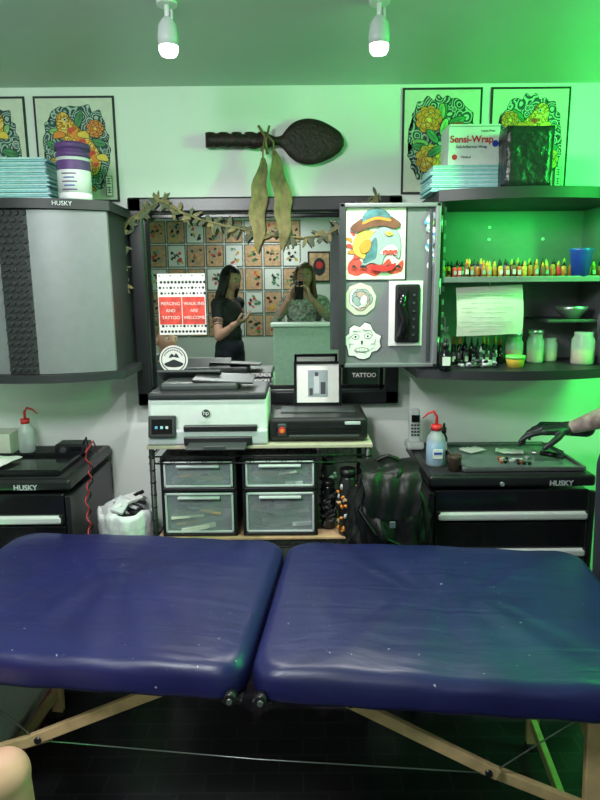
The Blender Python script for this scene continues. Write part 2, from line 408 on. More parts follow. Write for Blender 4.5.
def leaf(o, pts, wid, m, nx=V((1, 0, 0)), fold=.2):
    n = len(pts); t = bmesh.new(); rows = []
    for i, p in enumerate(pts):
        u = i/(n-1); w = wid*math.sin(math.pi*min(1, .04+u*.96))**.7
        p = V(p); rows.append([t.verts.new(p-nx*w), t.verts.new(p-nx*w*.5+V((0, -fold*w*.6, 0))), t.verts.new(p+V((0, fold*w, 0))), t.verts.new(p+nx*w*.5+V((0, -fold*w*.6, 0))), t.verts.new(p+nx*w)])
    for i in range(n-1):
        for j in range(4): t.faces.new((rows[i][j], rows[i][j+1], rows[i+1][j+1], rows[i+1][j]))
    o._add(t, m, True)
for (sx, ex, zt, zb, w, yy) in [(-.142, -.168, 2.06, 1.68, .036, -.088), (-.098, -.062, 2.09, 1.69, .038, -.096)]:
    pts = [(sx+(ex-sx)*min(1, k/7)+.005*math.sin(k*1.3), WY+yy+.004*math.sin(k), zt+(zb-zt)*k/14) for k in range(15)]
    leaf(o, pts, w, DRYLEAF, V((math.cos(.25), math.sin(.25), 0)), .35)
    o.tube([(-.135, WY-.06, 2.165), (sx, WY+yy, zt+.03), (sx, WY+yy, zt-.02)], .004, DRYLEAF)
o.tube([(-.16, WY-.062, 2.19), (-.135, WY-.066, 2.15), (-.125, WY-.068, 2.08)], .006, DRYLEAF); o.tube([(-.115, WY-.062, 2.19), (-.13, WY-.068, 2.13), (-.15, WY-.066, 2.09)], .005, DRYLEAF)
o.done()
# garland
o = O('dried_leaf_garland'); rr = random.Random(2)
path = [(-.745, 1.54), (-.76, 1.60), (-.752, 1.68), (-.742, 1.76), (-.70, 1.83), (-.635, 1.865), (-.57, 1.90), (-.50, 1.86), (-.42, 1.825), (-.32, 1.80), (-.2, 1.775), (-.1, 1.755), (.02, 1.745), (.12, 1.76), (.2, 1.80), (.28, 1.86), (.335, 1.92)]
P3 = [(x, WY-.074, z) for x, z in path]
o.tube(P3, .0035, DRYLEAF)
for i in range(len(path)-1):
    a, b2 = V(P3[i]), V(P3[i+1])
    for k in range(12):
        p = a.lerp(b2, rr.random()); ang = rr.uniform(0, 6.283); l = rr.uniform(.025, .055)
        d = V((math.cos(ang), rr.uniform(-.15, .1), math.sin(ang)-.25)).normalized()
        nx = d.cross(V((0, 1, 0))).normalized()
        leaf(o, [p+d*l*u/4 for u in range(5)], rr.uniform(.005, .009), GARL if rr.random() < .7 else DRYLEAF, nx, .2)
o.done()

# ------------------------------------------------------------------ wall cabinets
def arc(x0, x1, ye, bow, n=24):
    cx = (x0+x1)/2; hw = (x1-x0)/2
    return [(x, ye-bow*(1-((x-cx)/hw)**2)) for x in [x0+(x1-x0)*k/n for k in range(n+1)]]
def bowsolid(o, x0, x1, ye, bow, yb, z0, z1, m): o.prism(arc(x0, x1, ye, bow)+[(x1, yb), (x0, yb)], z0, z1, m)
ZL = 1.865
def left_cab():
    o = O('wall_cabinet'); x0, x1 = -1.36, -.715; z0, z1 = 1.195, ZL; yb = WY-.003
    o.box(((x0+x1)/2, (2.44+yb)/2, (z0+z1)/2), (x1-x0-.02, yb-2.44, z1-z0-.02), CHAR, .004)
    bowsolid(o, x0-.008, x1+.008, 2.41, .11, yb, z1-.035, z1, CHAR)
    bowsolid(o, x0-.008, x1+.03, 2.41, .115, yb, z0, z0+.03, CHAR)
    cx = (x0+x1)/2; hx = .055
    def ya(x): return 2.42-.098*(1-((x-cx)/.33)**2)
    for (a, b3, m) in [(x0+.005, cx-hx, GREY), (cx+hx, x1-.005, GREY), (cx-hx, cx+hx, CHAR)]:
        xs = [a+(b3-a)*k/18 for k in range(19)]
        o.prism([(x, ya(x)) for x in xs]+[(x, ya(x)+.02) for x in xs[::-1]], z0+.032, z1-.037, m)
    o.box((cx, ya(cx)-.0005, (z0+z1)/2), (.004, .004, z1-z0-.08), BLKM, 0)
    for r_ in range(24):
        for c_ in range(4):
            x = cx-.042+c_*.026+(r_ % 2)*.013-.004; z = z0+.05+r_*.0248
            o.cyl((x, ya(x)+.002, z), (x, ya(x)-.006, z), .0125, CHAR, r1=.009, seg=6)
    o.text('HUSKY', (cx+.185, 2.327, z1-.018), .022, LGREY, rot=(math.pi/2, 0, .36))
    o.done()
left_cab()
def right_cab():
    o = O('wall_cabinet'); x0, x1 = .53, 1.23; z0, z1 = 1.19, 1.89; yb = WY-.003; yf = 2.40
    bowsolid(o, x0-.01, x1+.01, 2.39, .09, yb, z1-.04, z1, CHAR)
    bowsolid(o, x0-.075, x1+.01, 2.39, .09, yb, z0, z0+.035, CHAR)
    o.box((x0+.008, (yf+yb)/2, (z0+z1)/2), (.016, yb-yf, z1-z0-.07), CHAR, .002)
    o.box((x1-.008, (yf+yb)/2, (z0+z1)/2), (.016, yb-yf, z1-z0-.07), GREY, .002)
    o.box(((x0+x1)/2, yb-.006, (z0+z1)/2), (x1-x0, .012, z1-z0-.07), GREY, 0)
    o.box(((x0+x1)/2, 2.575, 1.565), (x1-x0-.03, .33, .016), DGREY, .003)
    o.box(((x0+x1)/2, 2.412, 1.565), (x1-x0-.03, .006, .022), GREY, .002)
    o.box((x1-.13, 2.61, 1.40), (.22, .26, .012), DGREY, .003)
    for (x, z) in [(.615, 1.735), (.815, 1.735), (1.045, 1.735), (.815, 1.785)]:  # holes in the back panel, their green reflections put in as glowing discs
        o.cyl((x, yb-.012, z), (x, yb-.016, z), .006, GGLINT, seg=12)
    for k in range(12):
        o.box((x0+.03, 2.47, 1.28+k*.05), (.018, .01, .02), LGREY, .001)
    o.text('HUSKY', (1.15, 2.340, z1-.02), .022, LGREY, rot=(math.pi/2, 0, .28))
    p = o.done()
    d = O('open_cabinet_panel'); a, b4 = .152, .528; dz0, dz1 = 1.235, 1.845
    d.box(((a+b4)/2, 2.395, (dz0+dz1)/2), (b4-a, .014, dz1-dz0), GREY, .003)
    for (cx, cz, sx, sz) in [(a+.012, (dz0+dz1)/2, .026, dz1-dz0), (b4-.010, (dz0+dz1)/2, .02, dz1-dz0), ((a+b4)/2, dz1-.008, b4-a, .016), ((a+b4)/2, dz0+.008, b4-a, .016)]:
        d.box((cx, 2.385, cz), (sx, .03, sz), GREY if cx > .2 else CHAR, .004)
    d.box((b4-.035, 2.385, (dz0+dz1)/2), (.012, .012, dz1-dz0-.05), DGREY, .002)
    for z in (1.32, 1.54, 1.77): d.cyl((b4+.003, 2.392, z-.03), (b4+.003, 2.392, z+.03), .008, SILV, seg=10)
    d.done(p)
right_cab()
dy = 2.386
# prints on the open door
o = O('tattoo_flash_print'); cx, cz = .288, 1.70
o.box((cx, dy, cz), (.235, .002, .275), INKB, 0); o.rect(cx, cz, dy-.0015, .222, .262, mat('cream_print', (.74, .72, .62), .8))
L = dy-.0022
def bl(pts, m, line=.0016):
    global L
    L -= .00035; o.blob(cx, cz, L, pts, m, line=line)
HAT = mat('hat_brown', (.16, .06, .03), .7, var=.3)
bl([(-.10, -.070), (-.07, -.045), (-.045, -.072), (-.01, -.05), (.02, -.08), (.05, -.055), (.07, -.085), (.103, -.060), (.10, -.10), (.06, -.112), (.03, -.100), (0, -.12), (-.04, -.108), (-.07, -.118), (-.102, -.105)], CRIM, None)
for k in range(6):
    a = 1.9+k*.42; bl([(-.035+.05*math.cos(a)-.01, -.0+.05*math.sin(a)), (-.035+.080*math.cos(a+.1), .0+.066*math.sin(a+.1)), (-.035+.055*math.cos(a+.3), .055*math.sin(a+.3))], (ORANGE, CRIM)[k % 2], .001)
bl([(-.085, -.02), (-.078, .02), (-.05, .045), (-.0, .04), (.03, .01), (.02, -.03), (-.03, -.055), (-.065, -.045)], YEL)
bl([(-.055, -.085), (-.035, -.04), (-.025, .01), (.0, .045), (.04, .066), (.078, .046), (.094, .0), (.088, -.055), (.062, -.035), (.035, -.045), (.02, -.078), (-.015, -.07)], INKG)
bl([(-.045, -.07), (-.03, -.03), (-.015, .005), (.0, .02), (.005, -.01), (.0, -.05), (-.015, -.06)], INKT, .001)
bl([(.015, -.035), (.035, -.012), (.06, -.003), (.080, -.016), (.078, -.045), (.055, -.026), (.035, -.038)], PAPER, .001)
for k in range(6): bl([(.026+k*.009, -.028+.004*(k % 2)), (.030+k*.009, -.043), (.035+k*.009, -.026)], CRIM, .0005)
bl([(-.060, -.010), (-.040, .012), (-.018, .006), (-.026, -.026), (-.05, -.035)], ORANGE, .001)
bl([(-.095, .055), (-.055, .088), (.0, .105), (.05, .098), (.09, .070), (.07, .054), (.025, .064), (-.03, .056), (-.065, .042)], HAT)
bl([(-.05, .078), (-.038, .112), (.0, .124), (.035, .116), (.052, .090), (.0, .096)], INKT); bl([(-.048, .078), (-.0, .096), (.05, .088), (.05, .080), (0, .086), (-.046, .070)], ORANGE, .0006)
bl([(.036, .040), (.050, .043), (.062, .034), (.050, .028), (.038, .032)], YEL, .0008); L -= .0003; o.disc(cx+.049, cz+.036, L, .003, INKB)
for (q, w_) in ((-.09, .02), (-.06, .03), (-.015, .03), (.035, .028), (.075, .022)):
    bl([(q, -.085), (q+w_*.5, -.078), (q+w_, -.092), (q+w_*.5, -.088)], INKB, .0003)
bl([(-.02, -.092), (-.0, -.077), (.04, -.084), (.075, -.072), (.06, -.097), (.02, -.102)], RED, .001)
o.done()
o = O('round_rose_print'); cx, cz = .232, 1.495
o.cyl((cx, dy, cz), (cx, dy-.002, cz), .062, mat('cream', (.62, .60, .50), .8), seg=9); L = dy-.0025
DP = mat('dusty_pink', (.5, .33, .3), .8)
for k in range(14):
    L -= .0001; q = .034-.0016*k; a = k*2.4; o.disc(cx+q*math.cos(a), cz+q*math.sin(a), L, .021, INKB, rz=.014, a=a+1.57); L -= .0001
    o.disc(cx+q*math.cos(a), cz+q*math.sin(a), L, .0195, (INKG, PAPER, DP)[k % 3], rz=.0125, a=a+1.57)
o.done()
o = O('skull_face_sticker'); cx, cz = .24, 1.335
pts = []
for k in range(22):
    a = k*2*math.pi/22; q = .066+.009*math.sin(k*1.9)+(.012 if k % 11 == 5 else 0); pts.append((cx+q*math.cos(a)*1.08, dy, cz+q*math.sin(a)))
o.poly([(x, dy-.001, z) for x, y_, z in pts], INKB); o.poly([(cx+(x-cx)*.95, dy-.0018, cz+(z-cz)*.95) for x, y_, z in pts], PAPER)
L = dy-.002
for (x, z, r_, rz, m) in [(-.025, .018, .015, .011, INKB), (.022, .02, .015, .011, INKB), (-.025, .018, .013, .009, PAPER), (.022, .02, .013, .009, PAPER), (-.025, .018, .004, .004, INKB), (.022, .02, .004, .004, INKB), (0, -.004, .004, .008, INKB), (0, -.032, .028, .009, INKB), (0, -.032, .026, .007, PAPER), (-.04, -.01, .012, .001, INKB), (.042, -.01, .012, .001, INKB), (-.02, .04, .02, .001, INKB), (.02, .042, .02, .001, INKB)]:
    L -= .0002; o.disc(cx+x, cz+z, L, r_, m, rz=rz)
for k in range(5): o.rect(cx-.02+k*.01, cz-.032, L-.0003, .0009, .012, INKB)
for k in range(9): o.disc(cx+.05*math.cos(k*.7), cz+.045*math.sin(k*.7), L-.0003, .011, INKB, rz=.0009, a=k*.7+1.2)
o.done()
o = O('black_wall_dispenser'); cx, cz = .405, 1.44
o.box((cx, dy-.002, cz), (.128, .004, .245), PAPER, 0)
o.box((cx+.005, dy-.012, cz), (.094, .02, .220), BLK, .012, 3)
o.tube([(cx-.01, dy-.026, cz+.09), (cx-.022, dy-.03, cz+.03), (cx-.004, dy-.03, cz-.02), (cx-.018, dy-.03, cz-.09)], [.016, .022, .015, .02], BLKG)
for k in range(6): o.cyl((cx+.028, dy-.02, cz-.08+k*.03), (cx+.028, dy-.026, cz-.08+k*.03), .005, DGREY, seg=10)
o.done()
o = O('dragon_sticker'); rr = random.Random(4); L = dy-.0008
for k in range(22):
    L -= .0002; o.disc(.498+.012*math.sin(k*.6)+rr.uniform(-.01, .008), 1.62+k*.0085, L, rr.uniform(.013, .02), (PAPER, INKG, TEAL2, LIME, LIQ)[k % 5], rz=.011, a=rr.uniform(0, 3), seg=9)
o.done()

# ------------------------------------------------------------------ generic small things
def wash_bottle(name, x, y, z, h=.15, r=.03, liq=True, cap=RED, d=1):
    o = O(name)
    o.lathe((x, y, z), [(r*.9, 0), (r, .006), (r, h*.62), (r*.85, h*.75), (r*.45, h*.88), (r*.45, h*.92)], CLEAR)
    if liq:
        o.lathe((x, y, z), [(r*.86, .004), (r*.93, .01), (r*.93, h*.60)], LIQ)
        o.box((x, y-r*.98, z+h*.34), (r*1.0, .004, h*.24), PAPER, .001); o.box((x, y-r*1.05, z+h*.36), (r*.8, .003, h*.05), BLUE, 0)
    o.cyl((x, y, z+h*.9), (x, y, z+h*1.04), r*.55, cap)
    o.tube([(x, y, z+h*1.0), (x, y, z+h*1.25), (x-.012*d, y, z+h*1.38), (x-.035*d, y, z+h*1.33), (x-.055*d, y, z+h*1.2)], [.006, .0055, .005, .004, .002], cap)
    return o.done()
def dropper(name, x, y, z, h, r, m=BLKG, cap=BLK):
    o = O(name); o.lathe((x, y, z), [(r*.9, 0), (r, .003), (r, h*.55), (r*.5, h*.68), (r*.5, h*.72)], m); o.rect(x, z+h*.3, y-r-.0005, r*1.3, h*.28, PAPER)
    o.cyl((x, y, z+h*.7), (x, y, z+h*.88), r*.62, cap); o.ell((x, y, z+h*.92), (r*.35, r*.35, h*.12), cap); return o.done()
def ink_row(name, x0, x1, y, z, n, hts, cols, caps, seed=1):
    o = O(name); rq = random.Random(seed)
    for k in range(n):
        x = x0+(x1-x0)*k/(n-1)+rq.uniform(-.002, .002); h = hts[k % len(hts)]*rq.uniform(.92, 1.06); r_ = min(.0115, (x1-x0)/(n-1)*.43)
        yy = y+rq.uniform(-.010, .010); c_ = cols[rq.randrange(len(cols))]
        o.lathe((x, yy, z), [(r_, 0), (r_, h*.6), (r_*.5, h*.7)], c_, seg=12)
        o.box((x, yy-r_*.96, z+h*.30), (r_*1.2, .002, h*.26), (PAPERD, BLK, c_, INKG)[rq.randrange(4)], 0)
        o.lathe((x, yy, z+h*.68), [(r_*.6, 0), (r_*.55, h*.12), (r_*.15, h*.32)], caps[rq.randrange(len(caps))], seg=10)
    o.done()
Z1 = 1.5735
ink_row('ink_bottle_row', .565, 1.20, 2.48, Z1, 29, (.064, .068, .06), (AMBER, AMBER, ORANGE, CRIM, GOLD, AMBER, HAT), (BLK, BLK, ORANGE, BLK, YEL), 3)
ink_row('ink_bottle_row', .575, 1.19, 2.60, Z1, 26, (.070, .078), (BLKG, AMBER, GREEN, INKB, PURP), (BLK, YEL, BLK), 4)
Z2 = 1.2255
ink_row('black_ink_bottle_row', .625, .85, 2.62, Z2, 10, (.11, .105), (BLKG, INKB), (BLK, ORANGE, BLK), 5)
ink_row('black_ink_bottle_row', .625, .82, 2.52, Z2, 8, (.075, .07), (BLKG, DGREY), (BLK, BLK, WHITE), 6)
wash_bottle('squeeze_bottle', .582, 2.50, Z2, .15, .030, False, WHITE)
dropper('dropper_bottle', .555, 2.355, Z2, .12, .023)
def jar(name, x, y, z, h, r, fill, lid=None):
    o = O(name); o.lathe((x, y, z), [(r*.9, 0), (r, .006), (r, h*.75), (r*.8, h*.88), (r*.82, h)], CLEAR)
    o.lathe((x, y, z), [(r*.84, .004), (r*.9, .01), (r*.88, h*.45)], fill)
    if lid: o.cyl((x, y, z+h), (x, y, z+h*1.14), r*.9, lid)
    o.done()
jar('glass_jar', .895, 2.58, Z2, .11, .036, ORANGE, SILV)
jar('glass_jar', .975, 2.56, Z2, .12, .034, TAN, SILV)
jar('glass_jar', 1.05, 2.60, Z2, .10, .032, TAN)
o = O('green_lid_tub'); o.lathe((.85, 2.43, Z2), [(.03, 0), (.036, .03), (.036, .035)], YEL); o.cyl((.85, 2.43, Z2+.033), (.85, 2.43, Z2+.045), .038, mat('lime_lid', (.2, .7, .15), .4)); o.done()
o = O('disposable_grip_pile'); rr = random.Random(9)
for k in range(22):
    x = .63+rr.random()*.15; y_ = 2.40+rr.random()*.06; a = rr.uniform(0, 3)
    o.cyl((x, y_, Z2+.008+.005*(k % 4)), (x+.04*math.cos(a), y_+.02*math.sin(a), Z2+.009+.005*(k % 4)), .007, (BLKG, DGREY, LGREY)[k % 3], seg=8)
o.done()
o = O('blue_cup'); o.lathe((1.085, 2.44, Z1), [(.032, 0), (.042, .095), (.046, .105), (.042, .105), (.028, .004)], BLUE); o.done()
o = O('metal_dish'); o.lathe((1.11, 2.55, 1.4065), [(.03, 0), (.06, .035), (.068, .05), (.063, .05), (.028, .006)], SILV); o.done()
jar('glass_jar', 1.145, 2.50, Z2, .13, .045, TAN)
o = O('handwritten_note')
t = bmesh.new(); rows = []
for i in range(9):
    z = 1.535-.19*i/8; rows.append([t.verts.new((.615+.26*j/4+.006*i/8, 2.47-.02*math.sin(i/8*2.5)-.012*math.sin(j/4*3.1), z+.01*j/4)) for j in range(5)])
for i in range(8):
    for j in range(4): t.faces.new((rows[i][j], rows[i][j+1], rows[i+1][j+1], rows[i+1][j]))
o._add(t, PAPERD, True)
for k in range(9): o.rect(.73, 1.51-k*.018, 2.436, .20-.04*(k % 3), .0016, INKG)
o.tube([(.74, 2.447, 1.535), (.74, 2.44, 1.550), (.74, 2.46, 1.556)], .003, SILV)
o.done()

# things on top of cabinets
def stack(name, x0, x1, y0, y1, z0, z1, n, cols):
    o = O(name); rr = random.Random(n)
    for k in range(n):
        z = z0+(z1-z0)*(k+.5)/n; j = rr.uniform(-.006, .006)
        o.box(((x0+x1)/2+j, (y0+y1)/2+rr.uniform(-.004, .004), z), (x1-x0, y1-y0, (z1-z0)/n*.86), cols[k % len(cols)], .0015)
    o.done()
stack('dental_bib_stack', -1.32, -.925, 2.40, 2.62, ZL+.0005, ZL+.155, 20, (TEAL, TEAL2))
stack('dental_bib_stack', .50, .86, 2.43, 2.64, 1.8905, 1.985, 13, (TEAL, TEAL2))
o = O('wipes_canister'); x, y, z = -.832, 2.42, ZL+.0005
o.lathe((x, y, z), [(.056, 0), (.060, .006), (.060, .025)], WHITE, 32); o.lathe((x, y, z), [(.060, .025), (.060, .155)], WHITE, 32)
o.lathe((x, y, z), [(.0605, .150), (.0605, .165), (.055, .172), (.052, .180), (.064, .180), (.064, .198), (.05, .204), (.02, .206)], PURP, 32)
o.lathe((x, y, z), [(.0603, .105), (.0606, .106), (.0606, .138), (.0603, .139)], PURP, 32)
for k in range(5):
    zc = z+.035+k*.014; nseg = 8; w_ = .9-.25*(k % 2)
    o.tube([(x+.0605*math.cos(-1.57+w_*(q/nseg-.5)), y+.0605*math.sin(-1.57+w_*(q/nseg-.5)), zc) for q in range(nseg+1)], .0022, (PURP, BLUE)[k % 2], 5)
o.done()
o = O('wrap_box'); x, y, z0_ = .655, 2.50, 1.9855
o.box((x, y, z0_+.072), (.19, .13, .144), WHITE, .002); yf = y-.0665
o.text('Sensi-Wrap', (x-.01, yf, z0_+.09), .034, RED, bold=.0008); o.text('Self-Adherent Wrap', (x-.01, yf, z0_+.064), .014, INKB)
o.disc(x-.072, z0_+.028, yf, .010, RED); o.disc(x+.078, z0_+.075, yf, .012, BLUE); o.text('Medical', (x-.03, yf, z0_+.028), .012, INKB); o.rect(x, z0_+.136, yf, .19, .004, INKG)
o.text('Latex Free', (x+.05, yf, z0_+.12), .012, INKB)
o.done()
BF = mat('black_film', (.02, .022, .024), .25, bump=.8, bscale=30)
o = O('black_plastic_wrapped_pack'); t = bmesh.new(); bmesh.ops.create_cube(t, size=1); bmesh.ops.subdivide_edges(t, edges=t.edges[:], cuts=7, use_grid_fill=True)
for v in t.verts:
    q = noise.noise(v.co*5)*.09; v.co = V((v.co.x*(.165+q*.15), v.co.y*(.09+q*.1), v.co.z*(.205+.03*q)))
lo = min(v.co.z for v in t.verts)
o._add(t, BF, True, Matrix.Translation((.825, 2.372, 1.8905-lo))); o.done()

# ------------------------------------------------------------------ rack with printer
def rack():
    o = O('wire_shelf_rack'); x0, x1, y0, y1 = -.585, .272, 2.30, 2.67
    for x in (x0+.012, x1-.012):
        for y in (y0+.012, y1-.012):
            o.cyl((x, y, 0), (x, y, .938), .011, BLK, seg=12)
            for k in range(18): o.cyl((x, y, .05+k*.05), (x, y, .054+k*.05), .0125, BLKG, seg=10)
    for z in (.12, .56, .905):
        for y in (y0+.008, y1-.008):
            for dz in (0, -.028): o.cyl((x0, y, z+dz), (x1, y, z+dz), .0035, BLK, seg=6)
            n = 28
            o.tube([(x0+(x1-x0)*k/n, y, z-.028*(k % 2)) for k in range(n+1)], .002, BLK, 5)
        for x in (x0+.008, x1-.008): o.cyl((x, y0, z), (x, y1, z), .0035, BLK, seg=6)
        for k in range(26): o.cyl((x0+.02+k*.032, y0, z+.003), (x0+.02+k*.032, y1, z+.003), .0016, BLK, seg=5)
    o.box(((x0+x1)/2, (y0+y1)/2, .943), (x1-x0+.01, y1-y0, .014), mat('pale_board', (.55, .48, .37), .5), .002)
    o.box(((x0+x1)/2, (y0+y1)/2, .570), (x1-x0-.04, y1-y0, .010), WOOD, .002)
    o.done()
rack()
def drawers(x0, x1):
    o = O('plastic_drawer_unit'); y0, y1 = 2.315, 2.64; z0 = .576
    o.box(((x0+x1)/2, (y0+y1)/2, z0+.318), (x1-x0, y1-y0, .012), BLK, .004); o.box(((x0+x1)/2, (y0+y1)/2, z0+.006), (x1-x0, y1-y0, .012), BLK, .003)
    o.box(((x0+x1)/2, (y0+y1)/2, z0+.192), (x1-x0, y1-y0, .014), BLK, .003)
    for x in (x0+.006, x1-.006): o.box((x, (y0+y1)/2, z0+.16), (.012, y1-y0, .32), BLK, .003)
    o.box(((x0+x1)/2, y1-.004, z0+.16), (x1-x0, .008, .32), BLKM, 0)
    for (a, b5) in ((.014, .183), (.201, .31)):
        w = x1-x0-.028; cz = z0+(a+b5)/2; cx = (x0+x1)/2
        o.box((cx, y0+.002, cz), (w, .006, b5-a-.006), SMOKE, .003)
        for q in (-.5, .5): o.box((cx+q*(w-.008), y0-.004, cz), (.008, .008, b5-a-.006), LGREY, .002)
        for q in (a+.007, b5-.007): o.box((cx, y0-.004, z0+q), (w, .008, .008), LGREY, .002)
        o.box((cx, y0-.012, z0+b5-.020), (w*.62, .020, .010), LGREY, .004)
        o.box((cx, (y0+y1)/2+.01, z0+a+.006), (w-.01, .28, .004), SMOKE, .001)
        rr = random.Random(int(a*1000)+int(x0*100))
        hh = (b5-a)-.05
        for k in range(14):
            u = rr.random(); sx = rr.uniform(.05, .15)
            o.box((cx+rr.uniform(-.5, .5)*(w-sx-.02), y0+.02+rr.uniform(0, .08), z0+a+.015+hh*.75*(k/14)), (sx, .05, rr.uniform(.008, .02)), (LGREY, PAPERD, BLK, LGREY, WOOD, INKG, PAPERD)[k % 7], .002, rot=(0, rr.uniform(-.25, .25), rr.uniform(-.15, .15)))
    o.done()
drawers(-.545, -.250); drawers(-.228, .066)
def patterned_can(name, x, y, z, r, h, base, spot):
    o = O(name); o.lathe((x, y, z), [(r*.9, 0), (r, .006), (r, h*.88), (r*.8, h*.95), (r*.8, h)], base)
    rr = random.Random(3)
    for k in range(44):
        a = rr.uniform(3.3, 6.1); zz = z+rr.uniform(.08, .85)*h; o.ell((x+r*math.cos(a), y+r*math.sin(a), zz), (.011, .004, .006), spot[k % len(spot)], 8, (0, rr.uniform(0, 3), 0))
    o.cyl((x, y, z+h), (x, y, z+h*1.12), r*.84, BLK); return o.done()
patterned_can('patterned_spray_can', .185, 2.333, .576, .037, .24, BLK, (ORANGE, TAN, ORANGE, LGREY))
patterned_can('black_spray_can', .112, 2.40, .576, .03, .18, BLKG, (DGREY, BLK))
patterned_can('black_spray_can', .115, 2.50, .576, .03, .24, DGREY, (DGREY, WHITE, DGREY))

def printer():
    o = O('inkjet_printer'); x0, x1, y0, y1, z = -.582, -.125, 2.30, 2.62, .9505; cx = (x0+x1)/2; cy = (y0+y1)/2
    o.box((cx, cy, z+.03), (x1-x0, y1-y0, .058), LGREY, .008, 3)
    o.box((cx, cy+.012, z+.115), (x1-x0, y1-y0-.024, .125), WHITE, .012, 3)
    o.box((cx+.05, y0+.006, z+.066), (.28, .025, .022), BLK, .003)
    o.box((cx+.04, y0+.004, z+.018), (.26, .03, .034), BLK, .004)
    o.box((cx+.04, y0-.045, z+.010), (.22, .11, .008), DGREY, .003); o.box((cx+.04, y0-.1, z+.016), (.08, .008, .016), DGREY, .003)
    o.box((cx-.17, y0-.003, z+.075), (.105, .02, .085), CHAR, .006, rot=(-.2, 0, 0)); o.box((cx-.17, y0-.0145, z+.078), (.078, .003, .055), BLKG, .001, rot=(-.2, 0, 0))
    for k in range(3): o.box((cx-.19+.02*k, y0-.017, z+.075), (.010, .002, .010), (LIQ, TEAL, LGREY)[k], 0, rot=(-.2, 0, 0))
    o.disc(cx-.005, z+.122, y0+.0108, .016, DGREY, seg=24); o.text('hp', (cx-.005, y0+.0102, z+.124), .024, WHITE)
    o.box((cx, cy+.005, z+.187), (x1-x0-.006, y1-y0-.02, .026), CHAR, .008, 3)
    o.box((cx-.04, cy+.03, z+.212), (.30, .22, .030), DGREY, .01, 3)
    o.box((cx+.05, cy+.02, z+.234), (.24, .17, .008), CHAR, .003, rot=(.06, .05, 0))
    o.box((cx-.10, cy+.09, z+.236), (.26, .10, .012), DGREY, .004, rot=(-.5, 0, 0))
    o.done()
printer()
def laminator():
    o = O('laminator'); x0, x1 = -.118, .262; y0, y1 = 2.335, 2.61; z = .9505; cx = (x0+x1)/2; cy = (y0+y1)/2
    o.box((cx, cy, z+.05), (x1-x0, y1-y0, .092), BLK, .016, 4)
    o.box((cx, y0+.0, z+.052), (x1-x0-.05, .014, .02), BLKG, .004)
    o.box((cx+.02, y0-.004, z+.026), (x1-x0-.11, .012, .008), DGREY, .002)
    o.box((cx-.142, y0-.002, z+.05), (.035, .012, .05), DGREY, .006); o.cyl((cx-.142, y0-.005, z+.05), (cx-.142, y0-.018, z+.05), .013, RED, seg=18); o.cyl((cx-.142, y0-.018, z+.05), (cx-.142, y0-.024, z+.05), .007, ORANGE, seg=14)
    o.box((cx, cy+.02, z+.0985), (x1-x0-.08, .12, .006), DGREY, .002)
    for sx in (x0+.03, x1-.03): o.cyl((sx, cy, z-.0003), (sx, cy, z+.008), .012, BLKM, seg=10)
    o.box((cx+.13, y0-.0015, z+.075), (.06, .01, .012), LGREY, .002)
    o.done()
laminator()
o = O('framed_photo'); fx, fy, fz = .075, 2.56, 1.0525; tilt = -.12
def fb(c, s_, m, bv=.002):
    mt = Matrix.Translation((fx, fy, fz)) @ Matrix.Rotation(tilt, 4, 'X'); cc = mt @ V(c); o.box(cc, s_, m, bv, rot=(tilt, 0, 0))
W, H = .20, .185
for (cx, cz, sx, sz) in [(-W/2+.006, H/2, .012, H), (W/2-.006, H/2, .012, H), (0, .006, W, .012), (0, H-.006, W, .012)]: fb((cx, 0, cz), (sx, .016, sz), BLKG)
fb((0, .002, H/2), (W-.02, .006, H-.02), PAPER, 0); fb((0, -.002, H/2), (.082, .003, .11), INKG, 0)
fb((-.005, -.004, H/2-.005), (.022, .002, .075), LGREY, 0); fb((-.005, -.005, H/2+.038), (.014, .002, .016), DGREY, 0); fb((.022, -.004, H/2-.02), (.02, .002, .05), DGREY, 0); fb((-.028, -.004, H/2-.035), (.014, .002, .03), DGREY, 0)
o.done()

# ------------------------------------------------------------------ tool carts
def cart(x0, x1, y0, y1, ht, label_x):
    o = O('tool_chest_cart'); cx = (x0+x1)/2; cy = (y0+y1)/2; w = x1-x0; d = y1-y0
    o.box((cx, cy+.004, .09+(ht-.15)/2), (w-.01, d-.01, ht-.12-.05), BLK, .006)
    o.box((cx, cy, ht-.022), (w, d, .044), BLK, .012, 3)
    o.box((cx, cy, ht-.001), (w-.05, d-.05, .003), BLKM, .001)
    zt = ht-.052
    for k, dh in enumerate((.118, .140, .140, .18, .09)):
        z1_ = zt; z0_ = zt-dh; zt = z0_-.006
        o.box((cx, y0+.002, (z0_+z1_)/2), (w-.05, .018, dh-.004), BLKG, .004)
        o.box((cx, y0-.014, z0_+.020), (w-.06, .022, .032), HANDLE, .010, 3)
        for q in (-1, 1): o.box((cx+q*(w/2-.035), y0-.012, z0_+.020), (.014, .022, .036), BLK, .003)
    for x in (x0+.01, x1-.01): o.box((x, y0+.004, ht/2), (.02, .02, ht-.12), BLK, .004)
    for x in (x0+.07, x1-.07):
        for y in (y0+.07, y1-.07):
            o.cyl((x-.012, y, .04), (x+.012, y, .04), .04, BLKM, seg=20); o.box((x, y, .075), (.05, .06, .02), STEEL, .003)
    o.text('HUSKY', (label_x, y0-.0015, ht-.030), .028, LGREY, bold=.0005)
    o.cyl((cx-.04, y0-.0005, ht-.03), (cx-.04, y0-.007, ht-.03), .008, SILV)
    o.done()
cart(.475, 1.095, 2.20, 2.715, .85, .965)
cart(-1.50, -.855, 2.20, 2.715, .85, -1.02)
ZT = .8515
